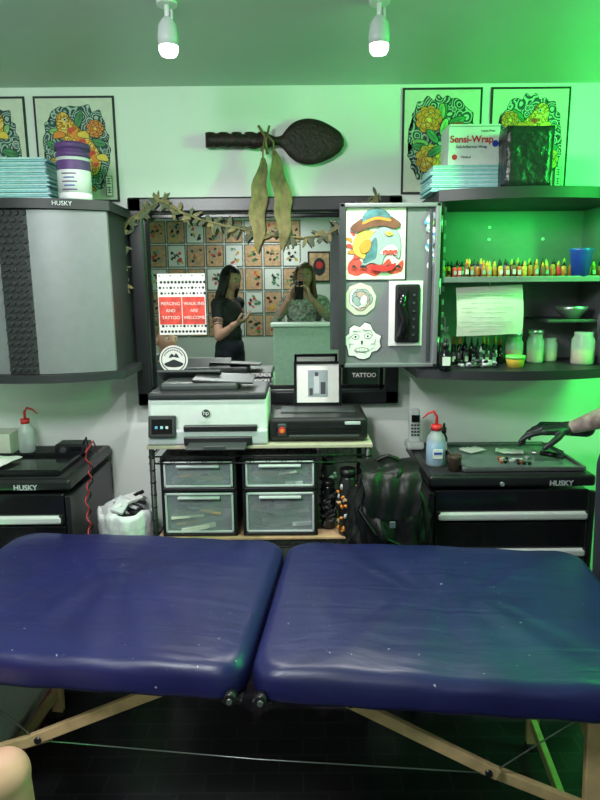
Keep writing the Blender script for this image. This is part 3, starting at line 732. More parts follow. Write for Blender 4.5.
# steel tray with tattoo supplies
o = O('instrument_tray'); x0, x1, y0, y1 = .615, 1.07, 2.245, 2.60; cx = (x0+x1)/2; cy = (y0+y1)/2
o.box((cx, cy, ZT+.004), (x1-x0, y1-y0, .006), STEEL, .002)
for (a, b6, c_, d_) in [(cx, y0, x1-x0, .012), (cx, y1, x1-x0, .012)]: o.box((a, b6, ZT+.011), (c_, d_, .018), STEEL, .004)
for a in (x0, x1): o.box((a, cy, ZT+.011), (.012, y1-y0, .018), STEEL, .004)
o.box((cx, cy, ZT+.0085), (x1-x0-.03, y1-y0-.03, .003), mat('green_film', (.13, .2, .17), .3, var=.3, nscale=10), 0)
o.done()
rr = random.Random(12); o = O('ink_cap_cluster')
for k in range(22):
    x = .78+rr.random()*.12; y = 2.30+rr.random()*.08
    o.lathe((x, y, ZT+.0105), [(.005, 0), (.008, .010), (.009, .011), (.006, .0105)], (WHITE, BLKG, ORANGE, INKB, WHITE)[k % 5], 10)
o.done()
for (px_, py_, sx_, sy_, rt) in [(.715, 2.50, .10, .07, .4), (.86, 2.47, .11, .06, -.3)]:
    o = O('paper_towel_sheet'); t = bmesh.new(); bmesh.ops.create_grid(t, x_segments=14, y_segments=10, size=.5)
    for v in t.verts: v.co = V((v.co.x*sx_, v.co.y*sy_, .008+.007*noise.noise(v.co*7+V((rt, 0, 0)))))
    o._add(t, PAPER, True, Matrix.Translation((px_, py_, ZT+.012)) @ Matrix.Rotation(rt, 4, 'Z')); o.done()
o = O('tattoo_machine'); o.cyl((1.02, 2.38, ZT+.024), (.97, 2.42, ZT+.024), .011, BLKG, seg=16); o.cyl((.97, 2.42, ZT+.024), (.93, 2.44, ZT+.022), .007, SILV, seg=12); o.cyl((1.02, 2.38, ZT+.024), (1.04, 2.367, ZT+.024), .0115, DGREY, seg=16)
o.tube([(1.04, 2.367, ZT+.024), (1.05, 2.40, ZT+.035), (1.045, 2.48, ZT+.03), (1.05, 2.56, ZT+.028), (1.04, 2.64, ZT+.008)], .003, BLK); o.done()
wash_bottle('squeeze_bottle', .530, 2.35, ZT, .155, .038, True, RED, 1)
dropper('dropper_bottle', .595, 2.50, ZT, .13, .016, BLKG)
o = O('small_glass'); o.lathe((.585, 2.27, ZT), [(.022, 0), (.026, .05), (.027, .06), (.024, .06), (.021, .004)], mat('brown_glass', (.06, .04, .03), .15)); o.done()
# cordless phone
o = O('cordless_phone'); x, y = .492, 2.60
o.box((x, y, ZT+.018), (.075, .085, .034), WHITE, .012, 3); o.box((x, y+.005, ZT+.095), (.050, .028, .155), WHITE, .012, 3, rot=(-.12, 0, 0))
o.box((x, y-.018, ZT+.135), (.034, .004, .030), BLKG, .001, rot=(-.12, 0, 0))
for i in range(3):
    for j in range(4): o.box((x-.013+i*.013, y-.0125-.0016*j, ZT+.105-j*.014), (.009, .005, .008), DGREY, .001, rot=(-.12, 0, 0))
o.done()
# left cart stuff
wash_bottle('squeeze_bottle', -1.18, 2.60, ZT, .14, .034, False, RED, -1)
o = O('glove_box'); o.box((-1.33, 2.61, ZT+.045), (.20, .12, .09), PAPERD, .002); o.disc(-1.33, ZT+.05, 2.549, .06, LGREY, rz=.03); o.disc(-1.33, ZT+.05, 2.548, .04, INKG, rz=.015); o.done()
o = O('black_tray'); o.box((-1.16, 2.36, ZT+.006), (.50, .25, .010), BLKG, .004); o.box((-1.16, 2.24, ZT+.015), (.50, .012, .02), BLKG, .005); o.box((-1.16, 2.485, ZT+.015), (.50, .012, .02), BLKG, .005)
for a in (-1.41, -.91): o.box((a, 2.36, ZT+.015), (.012, .25, .02), BLKG, .005)
o.done()
o = O('paper_towel_sheet'); t = bmesh.new(); bmesh.ops.create_grid(t, x_segments=14, y_segments=10, size=.5)
for v in t.verts: v.co = V((v.co.x*.22, v.co.y*.17, .01+.008*noise.noise(v.co*4)))
o._add(t, PAPER, True, Matrix.Translation((-1.25, 2.37, ZT+.014)) @ Matrix.Rotation(-.2, 4, 'Z')); o.done()
o = O('tattoo_power_supply'); o.box((-.965, 2.56, ZT+.026), (.13, .09, .050), BLK, .008, 3); o.cyl((-.99, 2.515, ZT+.03), (-.99, 2.5, ZT+.03), .013, DGREY); o.box((-.94, 2.5145, ZT+.034), (.045, .004, .018), BLKG, .001)
o.tube([(-.915, 2.53, ZT+.045), (-.895, 2.52, ZT+.08), (-.88, 2.50, ZT+.03), (-.915, 2.50, ZT+.012)], .004, BLK); o.done()
o = O('coiled_red_cable'); pts = []
for k in range(60):
    u = k/59; pts.append((-.828+.008*math.sin(u*9)+.006*math.cos(u*40), 2.30+.03*math.sin(u*5)+.006*math.sin(u*40), .93-.36*u))
o.tube([(-.842, 2.50, ZT+.02), (-.832, 2.42, ZT+.09)]+pts, .003, REDC, 6); o.tube([(p[0]-.003, p[1]+.03, p[2]-.02) for p in pts], .003, BLK, 6); o.done()
# bin with liner
o = O('waste_bin'); c = (-.703, 2.38)
o.lathe((c[0], c[1], 0), [(.075, 0), (.08, .01), (.100, .62), (.103, .64)], WHITE, 32)
t = bmesh.new(); seg = 44; rings = []
for (r_, z, am) in [(.100, .46, .003), (.106, .54, .006), (.110, .60, .007), (.112, .650, .007), (.107, .675, .006), (.099, .668, .005), (.09, .63, .005), (.078, .56, .005)]:
    rings.append([t.verts.new(((r_+am*math.sin(k*1.7+z*30))*math.cos(2*math.pi*k/seg), (r_+am*math.sin(k*1.7+z*30))*math.sin(2*math.pi*k/seg), z+am*1.2*math.cos(k*.8))) for k in range(seg)])
for i in range(len(rings)-1):
    for k in range(seg): t.faces.new((rings[i][k], rings[i][(k+1) % seg], rings[i+1][(k+1) % seg], rings[i+1][k]))
t.faces.new(rings[-1]); o._add(t, BAG, True, Matrix.Translation((c[0], c[1], .005)))
rr = random.Random(5)
for k in range(22):
    a = rr.uniform(0, 6.28); q = rr.uniform(0, .055); o.box((c[0]+q*math.cos(a), c[1]+q*math.sin(a), .60+k*.0055), (rr.uniform(.05, .10), .05, .014), (BLK, PAPER, BLK, BLK, LGREY)[k % 5], .003, rot=(rr.uniform(-.6, .6), rr.uniform(-.6, .6), rr.uniform(0, 3)))
o.done()

# ------------------------------------------------------------------ backpack on stool
o = O('black_stool'); c = (.32, 2.13)
o.cyl((c[0], c[1], .40), (c[0], c[1], .44), .14, BLK, seg=28)
for a in range(4):
    an = a*math.pi/2+.78; o.cyl((c[0]+.09*math.cos(an), c[1]+.09*math.sin(an), .40), (c[0]+.125*math.cos(an), c[1]+.125*math.sin(an), 0), .011, BLK, seg=10)
o.done()
o = O('leather_backpack'); t = bmesh.new(); bmesh.ops.create_cube(t, size=2); bmesh.ops.subdivide_edges(t, edges=t.edges[:], cuts=19, use_grid_fill=True)
BX = .315
for v in t.verts:
    p = v.co.copy(); l = (abs(p.x)**3+abs(p.y)**3+abs(p.z)**3)**(1/3); p /= l
    w = .136-.038*max(0, p.z)**2; dd = .088-.03*max(0, p.z)
    nn = noise.noise(V((p.x*2.2, p.y*2.2, p.z*3)))*.03+noise.noise(p*5)*.014+.007*math.sin(p.x*12+noise.noise(p*2)*6)*(1-.5*abs(p.z))
    v.co = V((p.x*(w+nn), p.y*(dd+nn), p.z*.238+nn*.5))
lo = min(v.co.z for v in t.verts)
o._add(t, LEATHER, True, Matrix.Translation((BX, 2.125, .4405-lo)))
t = bmesh.new(); rows = []
for i in range(13):
    u = i/12; a = -0.3+u*2.3
    rows.append([t.verts.new((BX+(j/12-.5)*(.215-.03*u)*(1+.05*math.sin(i*2)), 2.125+.035-.130*math.sin(min(a, 1.57))-.007*math.sin(j*1.7+i*.6), .872+.052*math.cos(a)-(.16*max(0, u-.5))-.022*math.sin(j/12*3.14)*u)) for j in range(13)])
for i in range(12):
    for j in range(12): t.faces.new((rows[i][j], rows[i][j+1], rows[i+1][j+1], rows[i+1][j]))
o._add(t, LEATHER, True)
o.tube([(BX-.05, 2.16, .90), (BX-.035, 2.16, .93), (BX, 2.16, .942), (BX+.035, 2.16, .93), (BX+.05, 2.16, .90)], .008, LEATHER)
o.tube([(BX+.070, 2.08, .89), (BX+.115, 2.05, .80), (BX+.130, 2.04, .68), (BX+.10, 2.06, .56)], .010, LEATHER)
o.tube([(BX-.08, 2.08, .88), (BX-.115, 2.04, .78), (BX-.06, 2.028, .70), (BX+.02, 2.03, .66), (BX+.09, 2.04, .62)], .006, LEATHER)
o.box((BX+.0, 2.022, .735), (.020, .010, .024), STEEL, .003)
o.done()

# ------------------------------------------------------------------ massage table
def massage_table():
    o = O('massage_table')
    def rrect(L, W, rad, n=8):
        pts = []
        for (cx, cy, a0) in [(L/2-rad, W/2-rad, 0), (-L/2+rad, W/2-rad, 90), (-L/2+rad, -W/2+rad, 180), (L/2-rad, -W/2+rad, 270)]:
            for k in range(n+1):
                a = math.radians(a0+90*k/n); pts.append((cx+rad*math.cos(a), cy+rad*math.sin(a)))
        return pts
    def subdiv(pts, mx=.03):
        out = []
        for i, p in enumerate(pts):
            q = pts[(i+1) % len(pts)]; d = math.dist(p, q); n = max(1, int(d/mx))
            for k in range(n): out.append((p[0]+(q[0]-p[0])*k/n, p[1]+(q[1]-p[1])*k/n))
        return out
    def pad(cx, L, W, z0, z1):
        base = subdiv(rrect(L, W, .075)); t = bmesh.new(); rings = []
        prof = []; er = .042
        for k in range(5): a = math.pi/2*k/4; prof.append((er*.5*(1-math.sin(a)), z0+er*.5*(1-math.cos(a))))
        for k in range(1, 9): a = math.pi/2*k/8; prof.append((er*(1-math.cos(a)), z1-er+er*math.sin(a)))
        crown = [(.06, .004), (.10, .008), (.15, .011), (.21, .0135), (.28, .015), (.34, .0155)]
        for ins, z in prof+[(i, z1+h) for i, h in crown]:
            s_x = 1-2*ins/L; s_y = 1-2*ins/W
            rings.append([t.verts.new((cx+x*s_x, y*s_y, z+(.0022*math.sin(x*9+y*5)+.0014*math.sin(x*31+y*3) if z > z1-.02 else .0015*math.sin(x*40)))) for x, y in base])
        n = len(base)
        for i in range(len(rings)-1):
            for k in range(n): t.faces.new((rings[i][k], rings[i][(k+1) % n], rings[i+1][(k+1) % n], rings[i+1][k]))
        t.faces.new(rings[0][::-1]); t.faces.new(rings[-1])
        o._add(t, VINYL, True)
    for s in (-1, 1):
        pad(s*.495, .982, .765, .588, .680)
        o.box((s*.49, 0, .580), (.93, .68, .018), BLKM, .003)
        for yy in (-.24, .24): o.box((s*.49, yy, .552), (.91, .022, .05), BLKM, .003)
        for xx in (.06, .92): o.box((s*xx, 0, .552), (.022, .46, .05), BLKM, .003)
        for yy in (-.27, .27):
            def bar(a, b7, w=.030, th=.018, dy_=0):
                a = V(a); b7 = V(b7); d = b7-a; an = math.atan2(d.z, d.x)
                o.box((a+b7)/2+V((0, dy_, 0)), (d.length, th, w), WOOD, .003, rot=(0, -an, 0))
            bar((s*.82, yy, .572), (s*.84, yy, .02), .04, .024)
            o.cyl((s*.84, yy, 0), (s*.84, yy, .025), .022, BLKM, seg=12)
            bar((s*.20, yy, .565), (s*.60, yy, .375), dy_=-.02); bar((s*.555, yy, .378), (s*.845, yy, .27), dy_=.0)
            for (bx, bz) in ((.575, .384), (.24, .548), (.84, .272)): o.cyl((s*bx, yy-.036, bz), (s*bx, yy+.016, bz), .009, BLK, seg=12)
        o.box((s*.838, 0, .10), (.02, .54, .035), WOOD, .003); o.box((s*.828, 0, .46), (.02, .54, .04), WOOD, .003)
    for yy in (-.29, .29):
        o.tube([(-.575, yy, .375), (0, yy, .366), (.575, yy, .375)], .0018, STEEL, 6)
        for s in (-1, 1): o.tube([(s*.59, yy, .38), (s*.80, yy, .56)], .002, STEEL, 5)
    for s in (-1, 1):
        o.cyl((s*.036, -.374, .608), (s*.036, -.398, .608), .015, BLK, seg=20); o.cyl((s*.036, -.398, .608), (s*.036, -.404, .608), .007, STEEL, seg=12)
        o.box((s*.036, -.345, .588), (.05, .06, .012), BLK, .004)
    ob = o.done(); base = ob.location.copy()
    M_ = Matrix.Translation((-.09, 1.672, 0)) @ Matrix.Rotation(math.radians(-6.2), 4, 'Z')
    ob.matrix_world = M_ @ Matrix.Translation(base)
massage_table()
# ------------------------------------------------------------------ storage bin at left
o = O('storage_tote'); o.box((-1.14, 1.90, .21), (.38, .50, .32), WHITE, .02, 3); o.box((-1.14, 1.90, .035), (.40, .52, .07), PINK, .008); o.box((-1.14, 1.90, .382), (.41, .53, .03), WHITE, .01, 3); o.done()

# ------------------------------------------------------------------ ceiling spot lamps
def lamp(x, y):
    o = O('ceiling_spot_lamp')
    o.cyl((x, y, ZC-.012), (x, y, ZC-.0005), .030, WHITE, seg=24); o.cyl((x, y, ZC-.06), (x, y, ZC-.01), .008, WHITE, seg=12)
    o.box((x+.014, y, ZC-.05), (.006, .02, .05), LGREY, .002)
    o.lathe((x, y, ZC-.150), [(.029, .028), (.031, .05), (.027, .085), (.017, .10), (.012, .105)], LGREY, 24)
    o.lathe((x, y, ZC-.150), [(.008, .0), (.022, .004), (.028, .016), (.0285, .03)], BULB, 24)
    o.done()
    l = bpy.data.lights.new('spot_bulb', 'SPOT'); l.energy = 34; l.color = (1, .98, .95); l.shadow_soft_size = .03; l.spot_size = 2.75; l.spot_blend = .6
    ob = bpy.data.objects.new('spot_bulb', l); ob.location = (x, y, ZC-.165); scene.collection.objects.link(ob)
lamp(-.375, 1.97); lamp(.240, 1.97)

# ------------------------------------------------------------------ people
def mesh_from_prims(name, prims, mats_, voxel, parent, smooth_it=5):
    t = bmesh.new(); tags = []
    def grab(tmp, tag, mtx=None):
        if mtx: tmp.transform(mtx)
        me = bpy.data.meshes.new('x'); tmp.to_mesh(me); tmp.free(); n0 = len(t.verts); t.from_mesh(me); bpy.data.meshes.remove(me)
        t.verts.ensure_lookup_table(); tags.extend([tag]*(len(t.verts)-n0))
    for p in prims:
        if p[0] == 'cap':
            _, a, b_, r0, r1, tag = p; a = V(a); b_ = V(b_); d = b_-a; q = d.to_track_quat('Z', 'Y').to_matrix().to_4x4()
            tmp = bmesh.new(); rings = []; n = 14; Ld = d.length
            pr = [(r0*math.sin(k*math.pi/8), -r0*math.cos(k*math.pi/8)) for k in range(0, 5)]+[(r0+(r1-r0)*k/6, Ld*k/6) for k in range(1, 6)]+[(r1*math.cos(k*math.pi/8), Ld+r1*math.sin(k*math.pi/8)) for k in range(0, 5)]
            for (rr_, zz) in pr: rings.append([tmp.verts.new((max(rr_, 1e-4)*math.cos(2*math.pi*k/n), max(rr_, 1e-4)*math.sin(2*math.pi*k/n), zz)) for k in range(n)])
            for i in range(len(rings)-1):
                for k in range(n): tmp.faces.new((rings[i][k], rings[i][(k+1) % n], rings[i+1][(k+1) % n], rings[i+1][k]))
            tmp.faces.new(rings[0][::-1]); tmp.faces.new(rings[-1])
            grab(tmp, tag, Matrix.Translation(a) @ q)
        else:
            _, c, r_, yaw, tag = p; tmp = bmesh.new(); bmesh.ops.create_uvsphere(tmp, u_segments=20, v_segments=14, radius=1)
            grab(tmp, tag, Matrix.Translation(c) @ Matrix.Rotation(yaw, 4, 'Z') @ Matrix.Diagonal((*r_, 1)))
    me = bpy.data.meshes.new('src'); t.to_mesh(me)
    kd = KDTree(len(t.verts))
    for i, v in enumerate(t.verts): kd.insert(v.co, i)
    kd.balance(); t.free()
    ob = bpy.data.objects.new('src', me); scene.collection.objects.link(ob)
    md = ob.modifiers.new('r', 'REMESH'); md.mode = 'VOXEL'; md.voxel_size = voxel
    ms = ob.modifiers.new('s', 'SMOOTH'); ms.iterations = smooth_it; ms.factor = .5
    dg = bpy.context.evaluated_depsgraph_get(); dg.update(); m2 = bpy.data.meshes.new_from_object(ob.evaluated_get(dg)); bpy.data.objects.remove(ob)
    m2.materials.clear()
    for m in mats_.values(): m2.materials.append(m)
    keys = list(mats_.keys())
    for p in m2.polygons:
        _, i, _d = kd.find(p.center); p.material_index = keys.index(tags[i]); p.use_smooth = True
    nb = bpy.data.objects.new(name, m2); scene.collection.objects.link(nb); nb.parent = parent
    nb.matrix_parent_inverse = Matrix.Translation(-parent.location)
    return nb

def hand_prims(wrist, fwd, nrm, side, curls, tag='hand', s=1., spread=.06, cuff=.03):
    """fwd = fingers direction, nrm = back-of-hand normal, side = thumb side"""
    w = V(wrist); f = V(fwd).normalized(); sd = V(side); sd = (sd-f*sd.dot(f)).normalized(); nm = f.cross(sd)
    if nm.dot(V(nrm)) < 0: nm = -nm
    out = []; offs = (.031, .010, -.011, -.030); ln = (.088, .092, .088, .080); fl = ((.040, .025, .020), (.044, .028, .021), (.041, .026, .020), (.032, .020, .018)); rad = (.0095, .0098, .0093, .0082)
    out.append(('cap', w-f*cuff*s, w+f*.012*s, .029*s if cuff > .04 else .024*s, .024*s, tag))
    for i in range(4):
        k = w+(f*ln[i]+sd*offs[i])*s; out.append(('cap', w+(f*.015+sd*offs[i]*.62)*s, k, .0155*s, .0125*s, tag))
        d = (f+sd*offs[i]/.03*spread).normalized(); ang = 0; p = k
        for j in range(3):
            ang += curls[i]*(.9 if j == 0 else 1.1)
            dd = d*math.cos(ang)-nm*math.sin(ang); q = p+dd*fl[i][j]*s
            out.append(('cap', p, q, rad[i]*s*(1-.07*j), rad[i]*s*(.92-.08*j), tag)); p = q
    tb = w+(f*.025+sd*.022)*s; out.append(('cap', w+(f*.02+sd*.01)*s, tb, .017*s, .015*s, tag))
    p = tb
    for j, (l_, a) in enumerate(((.040, .85), (.032, .5), (.026, .25))):
        dd = (f*math.cos(a)+sd*math.sin(a)-nm*(.35+.15*j)).normalized(); q = p+dd*l_*s; out.append(('cap', p, q, .0125*s*(1-.1*j), .0115*s*(1-.12*j), tag)); p = q
    return out

def head(parent, c, yaw, pitch, skin, hair, style, s=1.):
    o = O('head'); mt = Matrix.Translation(c) @ Matrix.Rotation(yaw, 4, 'Z') @ Matrix.Rotation(pitch, 4, 'X') @ Matrix.Scale(s, 4)
    t = bmesh.new(); bmesh.ops.create_uvsphere(t, u_segments=36, v_segments=28, radius=1)
    for v in t.verts:
        x, y, z = v.co; X, Y, Z = x*.075, y*.093, z*.115
        if z < 0: X *= 1-.34*(-z)**1.4; Y *= 1-.10*(-z) if y < 0 else 1-.05*(-z)
        if y > 0:
            Y += .024*math.exp(-(X/.012)**2-((Z+.018)/.020)**2); Y += .010*math.exp(-(X/.009)**2-((Z-.008)/.022)**2)
            for e in (-1, 1): Y -= .010*math.exp(-((X-e*.031)/.016)**2-((Z-.008)/.012)**2); Y += .004*math.exp(-((X-e*.035)/.02)**2-((Z+.02)/.02)**2)
            Y += .006*math.exp(-(X/.02)**2-((Z+.055)/.010)**2); Y += .010*math.exp(-(X/.022)**2-((Z+.098)/.018)**2)
        v.co = V((X, Y, Z))
    o._add(t, skin, True, mt)
    def e_(c_, r_, m, rot=None):
        p = mt @ V(c_); r3 = (mt.to_3x3().normalized()).to_euler(); o.ell(p, tuple(q*s for q in r_), m, 12, tuple(r3))
    for e in (-1, 1):
        e_((e*.031, .074, .008), (.013, .012, .009), EYEW); e_((e*.031, .0845, .008), (.0055, .004, .0055), HAIRD)
        e_((e*.032, .083, .029), (.016, .006, .004), hair); e_((e*.0745, -.005, -.005), (.009, .018, .03), skin)
    e_((0, .088, -.050), (.022, .008, .0045), LIP); e_((0, .087, -.059), (.018, .008, .005), LIP)
    t = bmesh.new(); bmesh.ops.create_uvsphere(t, u_segments=30, v_segments=22, radius=1)
    dl = [f for f in t.faces if (lambda q: (q.y > .30 and q.z < .52) or (q.z < -.35) or (abs(q.x) > .7 and q.y > .05 and q.z < .3))(f.calc_center_median())]
    bmesh.ops.delete(t, geom=dl, context='FACES')
    k_ = 1.13 if style != 'short' else 1.06
    for v in t.verts: v.co = V((v.co.x*.078*k_, v.co.y*.095*k_-.004, v.co.z*.115*k_*(1 if v.co.z > 0 else .9)+.004))
    o._add(t, hair, True, mt)
    if style == 'long':
        rr = random.Random(1)
        for k in range(50):
            a = math.pi*.93+math.pi*1.14*k/49
            rx, ry = .080, .098; x = rx*math.cos(a); y = ry*math.sin(a)*.95+.015
            L_ = rr.uniform(.29, .38)
            pts = [(x*.75, y*.75, .095), (x*1.04, y*1.04, .03), (x*1.10, y*1.04-.005, -.08), (x*1.22+rr.uniform(-.012, .012), y*1.0-.02, -.18), (x*1.15+rr.uniform(-.02, .02), y*.95-.025, -L_)]
            pts = [mt @ V(p) for p in pts]; o.tube(pts, [.010*s, .015*s, .017*s, .014*s, .003*s], hair, 6)
    return o.done(parent)

def humanoid(name, base, yaw, mats_, arms, s=1., seated=False, head_yaw=0, head_pitch=0, style='long'):
    e = bpy.data.objects.new(name, None); scene.collection.objects.link(e); e.location = (base[0], base[1], 0); e.empty_display_size = .1
    bpy.context.view_layer.update()
    Rm = Matrix.Rotation(yaw, 4, 'Z')
    def Wd(x, y, z): return V((base[0], base[1], 0))+(Rm @ V((x, y, z)))*s
    dz = -.40 if seated else 0; P = []
    sm = lambda r_: tuple(q*s for q in r_)
    P.append(('ell', Wd(0, 0, .96+dz), sm((.165, .115, .12)), yaw, 'pants'))
    P.append(('ell', Wd(0, 0, 1.07+dz), sm((.142, .102, .15)), yaw, 'shirt'))
    P.append(('ell', Wd(0, .0, 1.25+dz), sm((.165, .112, .16)), yaw, 'shirt'))
    P.append(('cap', Wd(-.135, -.005, 1.365+dz), Wd(.135, -.005, 1.365+dz), .058*s, .058*s, 'shirt'))
    P.append(('cap', Wd(0, -.01, 1.38+dz), Wd(0, .015, 1.49+dz), .056*s, .05*s, 'skin'))
    for sx in (-1, 1):
        if seated:
            hip = Wd(sx*.09, .0, .54); kn = Wd(sx*.10, .42, .53); an = Wd(sx*.10, .44, .09); mid = hip.lerp(kn, .6)
            P.append(('cap', hip, mid, .088*s, .074*s, 'pants')); P.append(('cap', mid, kn, .07*s, .058*s, 'skin'))
            P.append(('cap', kn, kn.lerp(an, .35), .055*s, .055*s, 'skin')); P.append(('cap', kn.lerp(an, .35), an, .053*s, .036*s, 'skin'))
            P.append(('cap', Wd(sx*.10, .42, .045), Wd(sx*.11, .58, .036), .042*s, .034*s, 'shoe')); P.append(('cap', an, Wd(sx*.10, .42, .05), .036*s, .042*s, 'shoe'))
        else:
            hip = Wd(sx*.085, .0, .90); kn = Wd(sx*.095, .012, .49); an = Wd(sx*.10, -.02, .09)
            P.append(('cap', hip, kn, .09*s, .060*s, 'pants')); P.append(('cap', kn, kn.lerp(an, .35), .057*s, .056*s, 'pants')); P.append(('cap', kn.lerp(an, .35), an, .056*s, .042*s, 'pants'))
            P.append(('cap', Wd(sx*.10, -.035, .045), Wd(sx*.11, .13, .036), .042*s, .034*s, 'shoe')); P.append(('cap', an, Wd(sx*.10, -.035, .05), .036*s, .042*s, 'shoe'))
    HP = []
    for sx, arm in zip((-1, 1), arms):
        sh = Wd(sx*.165, -.005, 1.36+dz); el = V(arm['elbow']); wr = V(arm['wrist'])
        mid = sh.lerp(el, .55)
        P.append(('cap', sh, mid, .054*s, .049*s, 'shirt')); P.append(('cap', mid, el, .043*s, .038*s, arm.get('sleeve', 'skin')))
        P.append(('cap', el, el.lerp(wr, .4), .039*s, .039*s, arm.get('sleeve', 'skin'))); P.append(('cap', el.lerp(wr, .4), wr, .038*s, .024*s, 'skin'))
        HP += hand_prims(wr, arm['fwd'], arm['nrm'], arm['side'], arm['curl'], 'hand', s*arm.get('hs', 1), cuff=arm.get('cuff', .03))
    mesh_from_prims('body', P, mats_, .0085, e, 6)
    mesh_from_prims('hands', HP, mats_, .0036, e, 4)
    head(e, Wd(0, .03, 1.575+dz), yaw+head_yaw, head_pitch, mats_['skin'], mats_['hair'], style, s)
    return e

# photographer standing behind a counter, phone raised (seen in the mirror)
mp_ = dict(skin=SKIN, shirt=SHIRTP, pants=JEAN, shoe=BLK, hair=HAIRB, hand=SKIN)
humanoid('photographer_woman', (.05, -.40), 0, mp_, [
    dict(elbow=(-.22, -.30, 1.20), wrist=(-.085, -.095, 1.45), fwd=(.35, .25, 1), nrm=(-1, .1, 0), side=(.2, -.6, .3), curl=(.5, .5, .5, .5), sleeve='shirt'),
    dict(elbow=(.31, -.30, 1.20), wrist=(.095, -.095, 1.45), fwd=(-.35, .25, 1), nrm=(1, .1, 0), side=(-.2, -.6, .3), curl=(.5, .5, .5, .5), sleeve='shirt')], s=1.03)
o = O('smartphone'); o.box((0, -.030, 1.505), (.076, .009, .158), BLKG, .004, 3); o.box((-.018, -.0245, 1.562), (.028, .003, .03), DGREY, .004)
for z in (1.570, 1.554): o.cyl((-.018, -.0225, z), (-.018, -.0235, z), .006, BLKG, seg=14)
o.box((0, -.0352, 1.505), (.070, .001, .150), mat('phone_screen', (.1, .13, .12), .1), .001); o.done()
o = O('reception_counter'); o.box((.03, .18, .61), (.50, .14, 1.20), mat('pale_laminate', (.42, .50, .48), .45), .004); o.box((.03, .18, 1.225), (.54, .18, .03), WHITE, .006, 3); o.box((.03, .18, .03), (.52, .16, .06), BLK, .002); o.done()
# dark haired woman
md_ = dict(skin=SKIN, shirt=SHIRTB, pants=JEAN, shoe=BLK, hair=HAIRD, hand=SKIN)
yw = -1.0
humanoid('standing_woman', (-.66, -.42), yw, md_, [
    dict(elbow=(-.72, -.10, 1.10), wrist=(-.56, -.02, 1.22), fwd=(1, .1, .4), nrm=(0, .3, -1), side=(0, 1, .3), curl=(.35, .4, .45, .5)),
    dict(elbow=(-.75, -.62, 1.08), wrist=(-.62, -.62, .86), fwd=(.2, .1, -1), nrm=(-.3, -1, 0), side=(1, .2, 0), curl=(.3, .32, .35, .4))], s=1.02, head_pitch=-.25)
# tattoo artist at right, gloved hand over the tray
ma_ = dict(skin=SKIN2, shirt=SHIRTG, pants=JEAN, shoe=BLK, hair=HAIRD, hand=GLOVE)
humanoid('tattoo_artist', (1.175, 1.99), math.radians(4), ma_, [
    dict(elbow=(1.18, 2.21, 1.09), wrist=(1.050, 2.36, .990), fwd=(-1, .06, .0), nrm=(.0, -.3, 1), side=(.1, -1, -.15), curl=(.22, .40, .5, .55), hs=1.12, cuff=.055),
    dict(elbow=(1.47, 2.02, 1.08), wrist=(1.42, 2.20, .95), fwd=(-.6, .5, -.6), nrm=(.5, .3, .6), side=(-.4, -.6, 0), curl=(.3, .35, .4, .45))], s=1.05, style='short')
# seated client, bare knee at the lower left
mc_ = dict(skin=SKIN, shirt=SHIRTG, pants=SHIRTB, shoe=WHITE, hair=HAIRB, hand=SKIN)
humanoid('seated_client', (-.99, .90), math.radians(-41), mc_, [
    dict(elbow=(-1.18, 1.10, .78), wrist=(-.97, 1.18, .66), fwd=(.7, .7, -.2), nrm=(0, 0, 1), side=(.7, -.7, 0), curl=(.2, .2, .22, .25)),
    dict(elbow=(-.92, .72, .76), wrist=(-.83, .92, .665), fwd=(.65, .75, -.15), nrm=(0, 0, 1), side=(-.7, .7, 0), curl=(.2, .2, .22, .25))], seated=True, style='short')
o = O('round_stool'); o.cyl((-1.0, .90, .39), (-1.0, .90, .442), .17, BLK, seg=30); o.cyl((-1.0, .90, .06), (-1.0, .90, .40), .025, STEEL)
for k in range(5):
    a = k*1.2566; o.tube([(-1.0, .90, .09), (-1.0+.2*math.cos(a), .90+.2*math.sin(a), .05)], .014, BLK); o.ell((-1.0+.2*math.cos(a), .90+.2*math.sin(a), .025), (.02, .02, .025), BLK, 10)
o.done()

# flash sheets on the far wall (seen in the mirror)
o = O('flash_sheet_grid'); rr = random.Random(21); yb = -1.696
for i in range(9):
    for j in range(5):
        x = -1.80+i*.215; z = 2.14-j*.26
        o.box((x, yb, z), (.20, .004, .245), INKB, 0); L = yb+.003
        def D(xx, zz, r_, m, rz=None, a=0):
            global L
            L += .0003; o.disc(xx, zz, L, r_, m, rz=rz, a=a, seg=10)
        o.rect(x, z, L, .182, .227, TAN if (i+j) % 3 else PAPER)
        for k in range(11): D(x+rr.uniform(-.06, .06), z+rr.uniform(-.08, .08), rr.uniform(.012, .026), (CRIM, INKB, INKG, GOLD, GREEN, INKB, DWOOD)[rr.randrange(7)], rz=rr.uniform(.006, .02), a=rr.uniform(0, 3))
o.done()
o = O('framed_art')
for (x, z, w, h) in [(.23, 1.75, .26, .34)]:
    o.box((x, -1.69, z), (w, .02, h), BLKG, .004); o.rect(x, z, -1.679, w-.04, h-.04, TAN); o.disc(x, z, -1.678, .07, INKB, rz=.1); o.disc(x, z+.02, -1.677, .04, RED)
o.done()

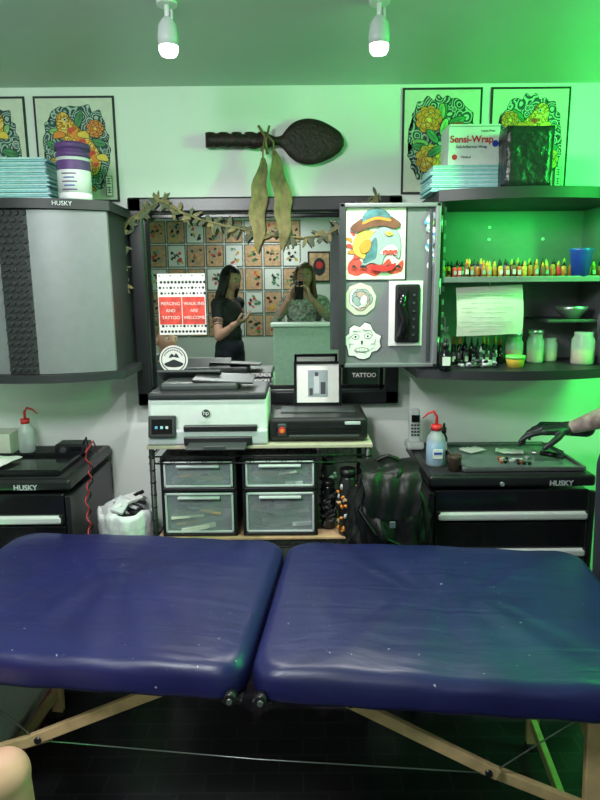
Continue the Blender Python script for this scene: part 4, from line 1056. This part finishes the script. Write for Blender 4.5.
# ------------------------------------------------------------------ lights
def area(name, loc, tgt, size, energy, col, sy=None):
    l = bpy.data.lights.new(name, 'AREA'); l.energy = energy; l.color = col; l.size = size
    if sy: l.shape = 'RECTANGLE'; l.size_y = sy
    ob = bpy.data.objects.new(name, l); ob.location = loc; ob.rotation_euler = (V(tgt)-V(loc)).to_track_quat('-Z', 'Y').to_euler(); scene.collection.objects.link(ob); return ob
o = O('added_ceiling_panel'); o.box((-.75, .55, ZC-.012), (.64, .64, .022), WHITE, .004); o.done()  # added unseen panel behind the view, gives the general white light
area('added_panel_light', (-.75, .55, ZC-.03), (-.70, 2.0, .8), .6, 54, (.94, 1, .98))
o = O('added_ceiling_panel'); o.box((-.3, -1.0, ZC-.012), (.64, .64, .022), WHITE, .004); o.done()  # second added panel, unseen, lights the rear of the room
area('added_panel_light_rear', (-.3, -1.0, ZC-.03), (-.3, -.8, 0), .6, 24, (.96, 1, .97))
o = O('green_led_tube'); o.box((1.45, 1.9, ZC-.012), (.06, 1.3, .022), WHITE, .004); o.cyl((1.45, 1.28, ZC-.034), (1.45, 2.52, ZC-.034), .012, GLED, seg=12); o.done()
area('green_led_light', (1.44, 1.9, ZC-.06), (.75, 2.6, 1.5), .06, 44, (.03, 1, .10), 1.25)
o = O('added_green_wall_lamp'); o.box((2.185, 1.3, 1.62), (.03, .5, .24), BLK, .005); o.box((2.168, 1.3, 1.62), (.008, .46, .20), GLED, .002); o.done()  # added unseen fixture, carries the extra green wash below
area('added_green_wash_light', (2.15, 1.3, 1.62), (.2, 2.1, 2.9), .4, 15, (.04, 1, .14), .2)  # added to spread green over the ceiling
o = O('added_green_floor_lamp'); o.box((-1.75, 1.45, .04), (.16, .3, .08), BLK, .01); o.box((-1.665, 1.45, .045), (.008, .24, .05), GLED, .002); o.done()  # added out of view, housing for the extra low green light
area('added_green_floor_light', (-1.65, 1.45, .06), (-.8, 1.9, .3), .2, 2.2, (.05, 1, .14), .05)  # added to tint the lower left green
area('cabinet_green_light', (.95, 2.47, 1.84), (.95, 2.62, 1.2), .5, 2.4, (.03, 1, .12), .05)
w = bpy.data.worlds.new('World'); scene.world = w; w.use_nodes = True
w.node_tree.nodes['Background'].inputs['Color'].default_value = (.5, .6, .55, 1); w.node_tree.nodes['Background'].inputs['Strength'].default_value = .2

# ------------------------------------------------------------------ camera
cd = bpy.data.cameras.new('camera'); cam = bpy.data.objects.new('camera', cd); scene.collection.objects.link(cam)
cd.sensor_fit = 'VERTICAL'; cd.sensor_height = 24; cd.lens = 18.6; cd.clip_start = .02
cam.matrix_world = Matrix.Translation((0, 0, 1.55)) @ Matrix.Rotation(math.radians(79.5), 4, 'X') @ Matrix.Rotation(math.radians(-.5), 4, 'Z')
scene.camera = cam
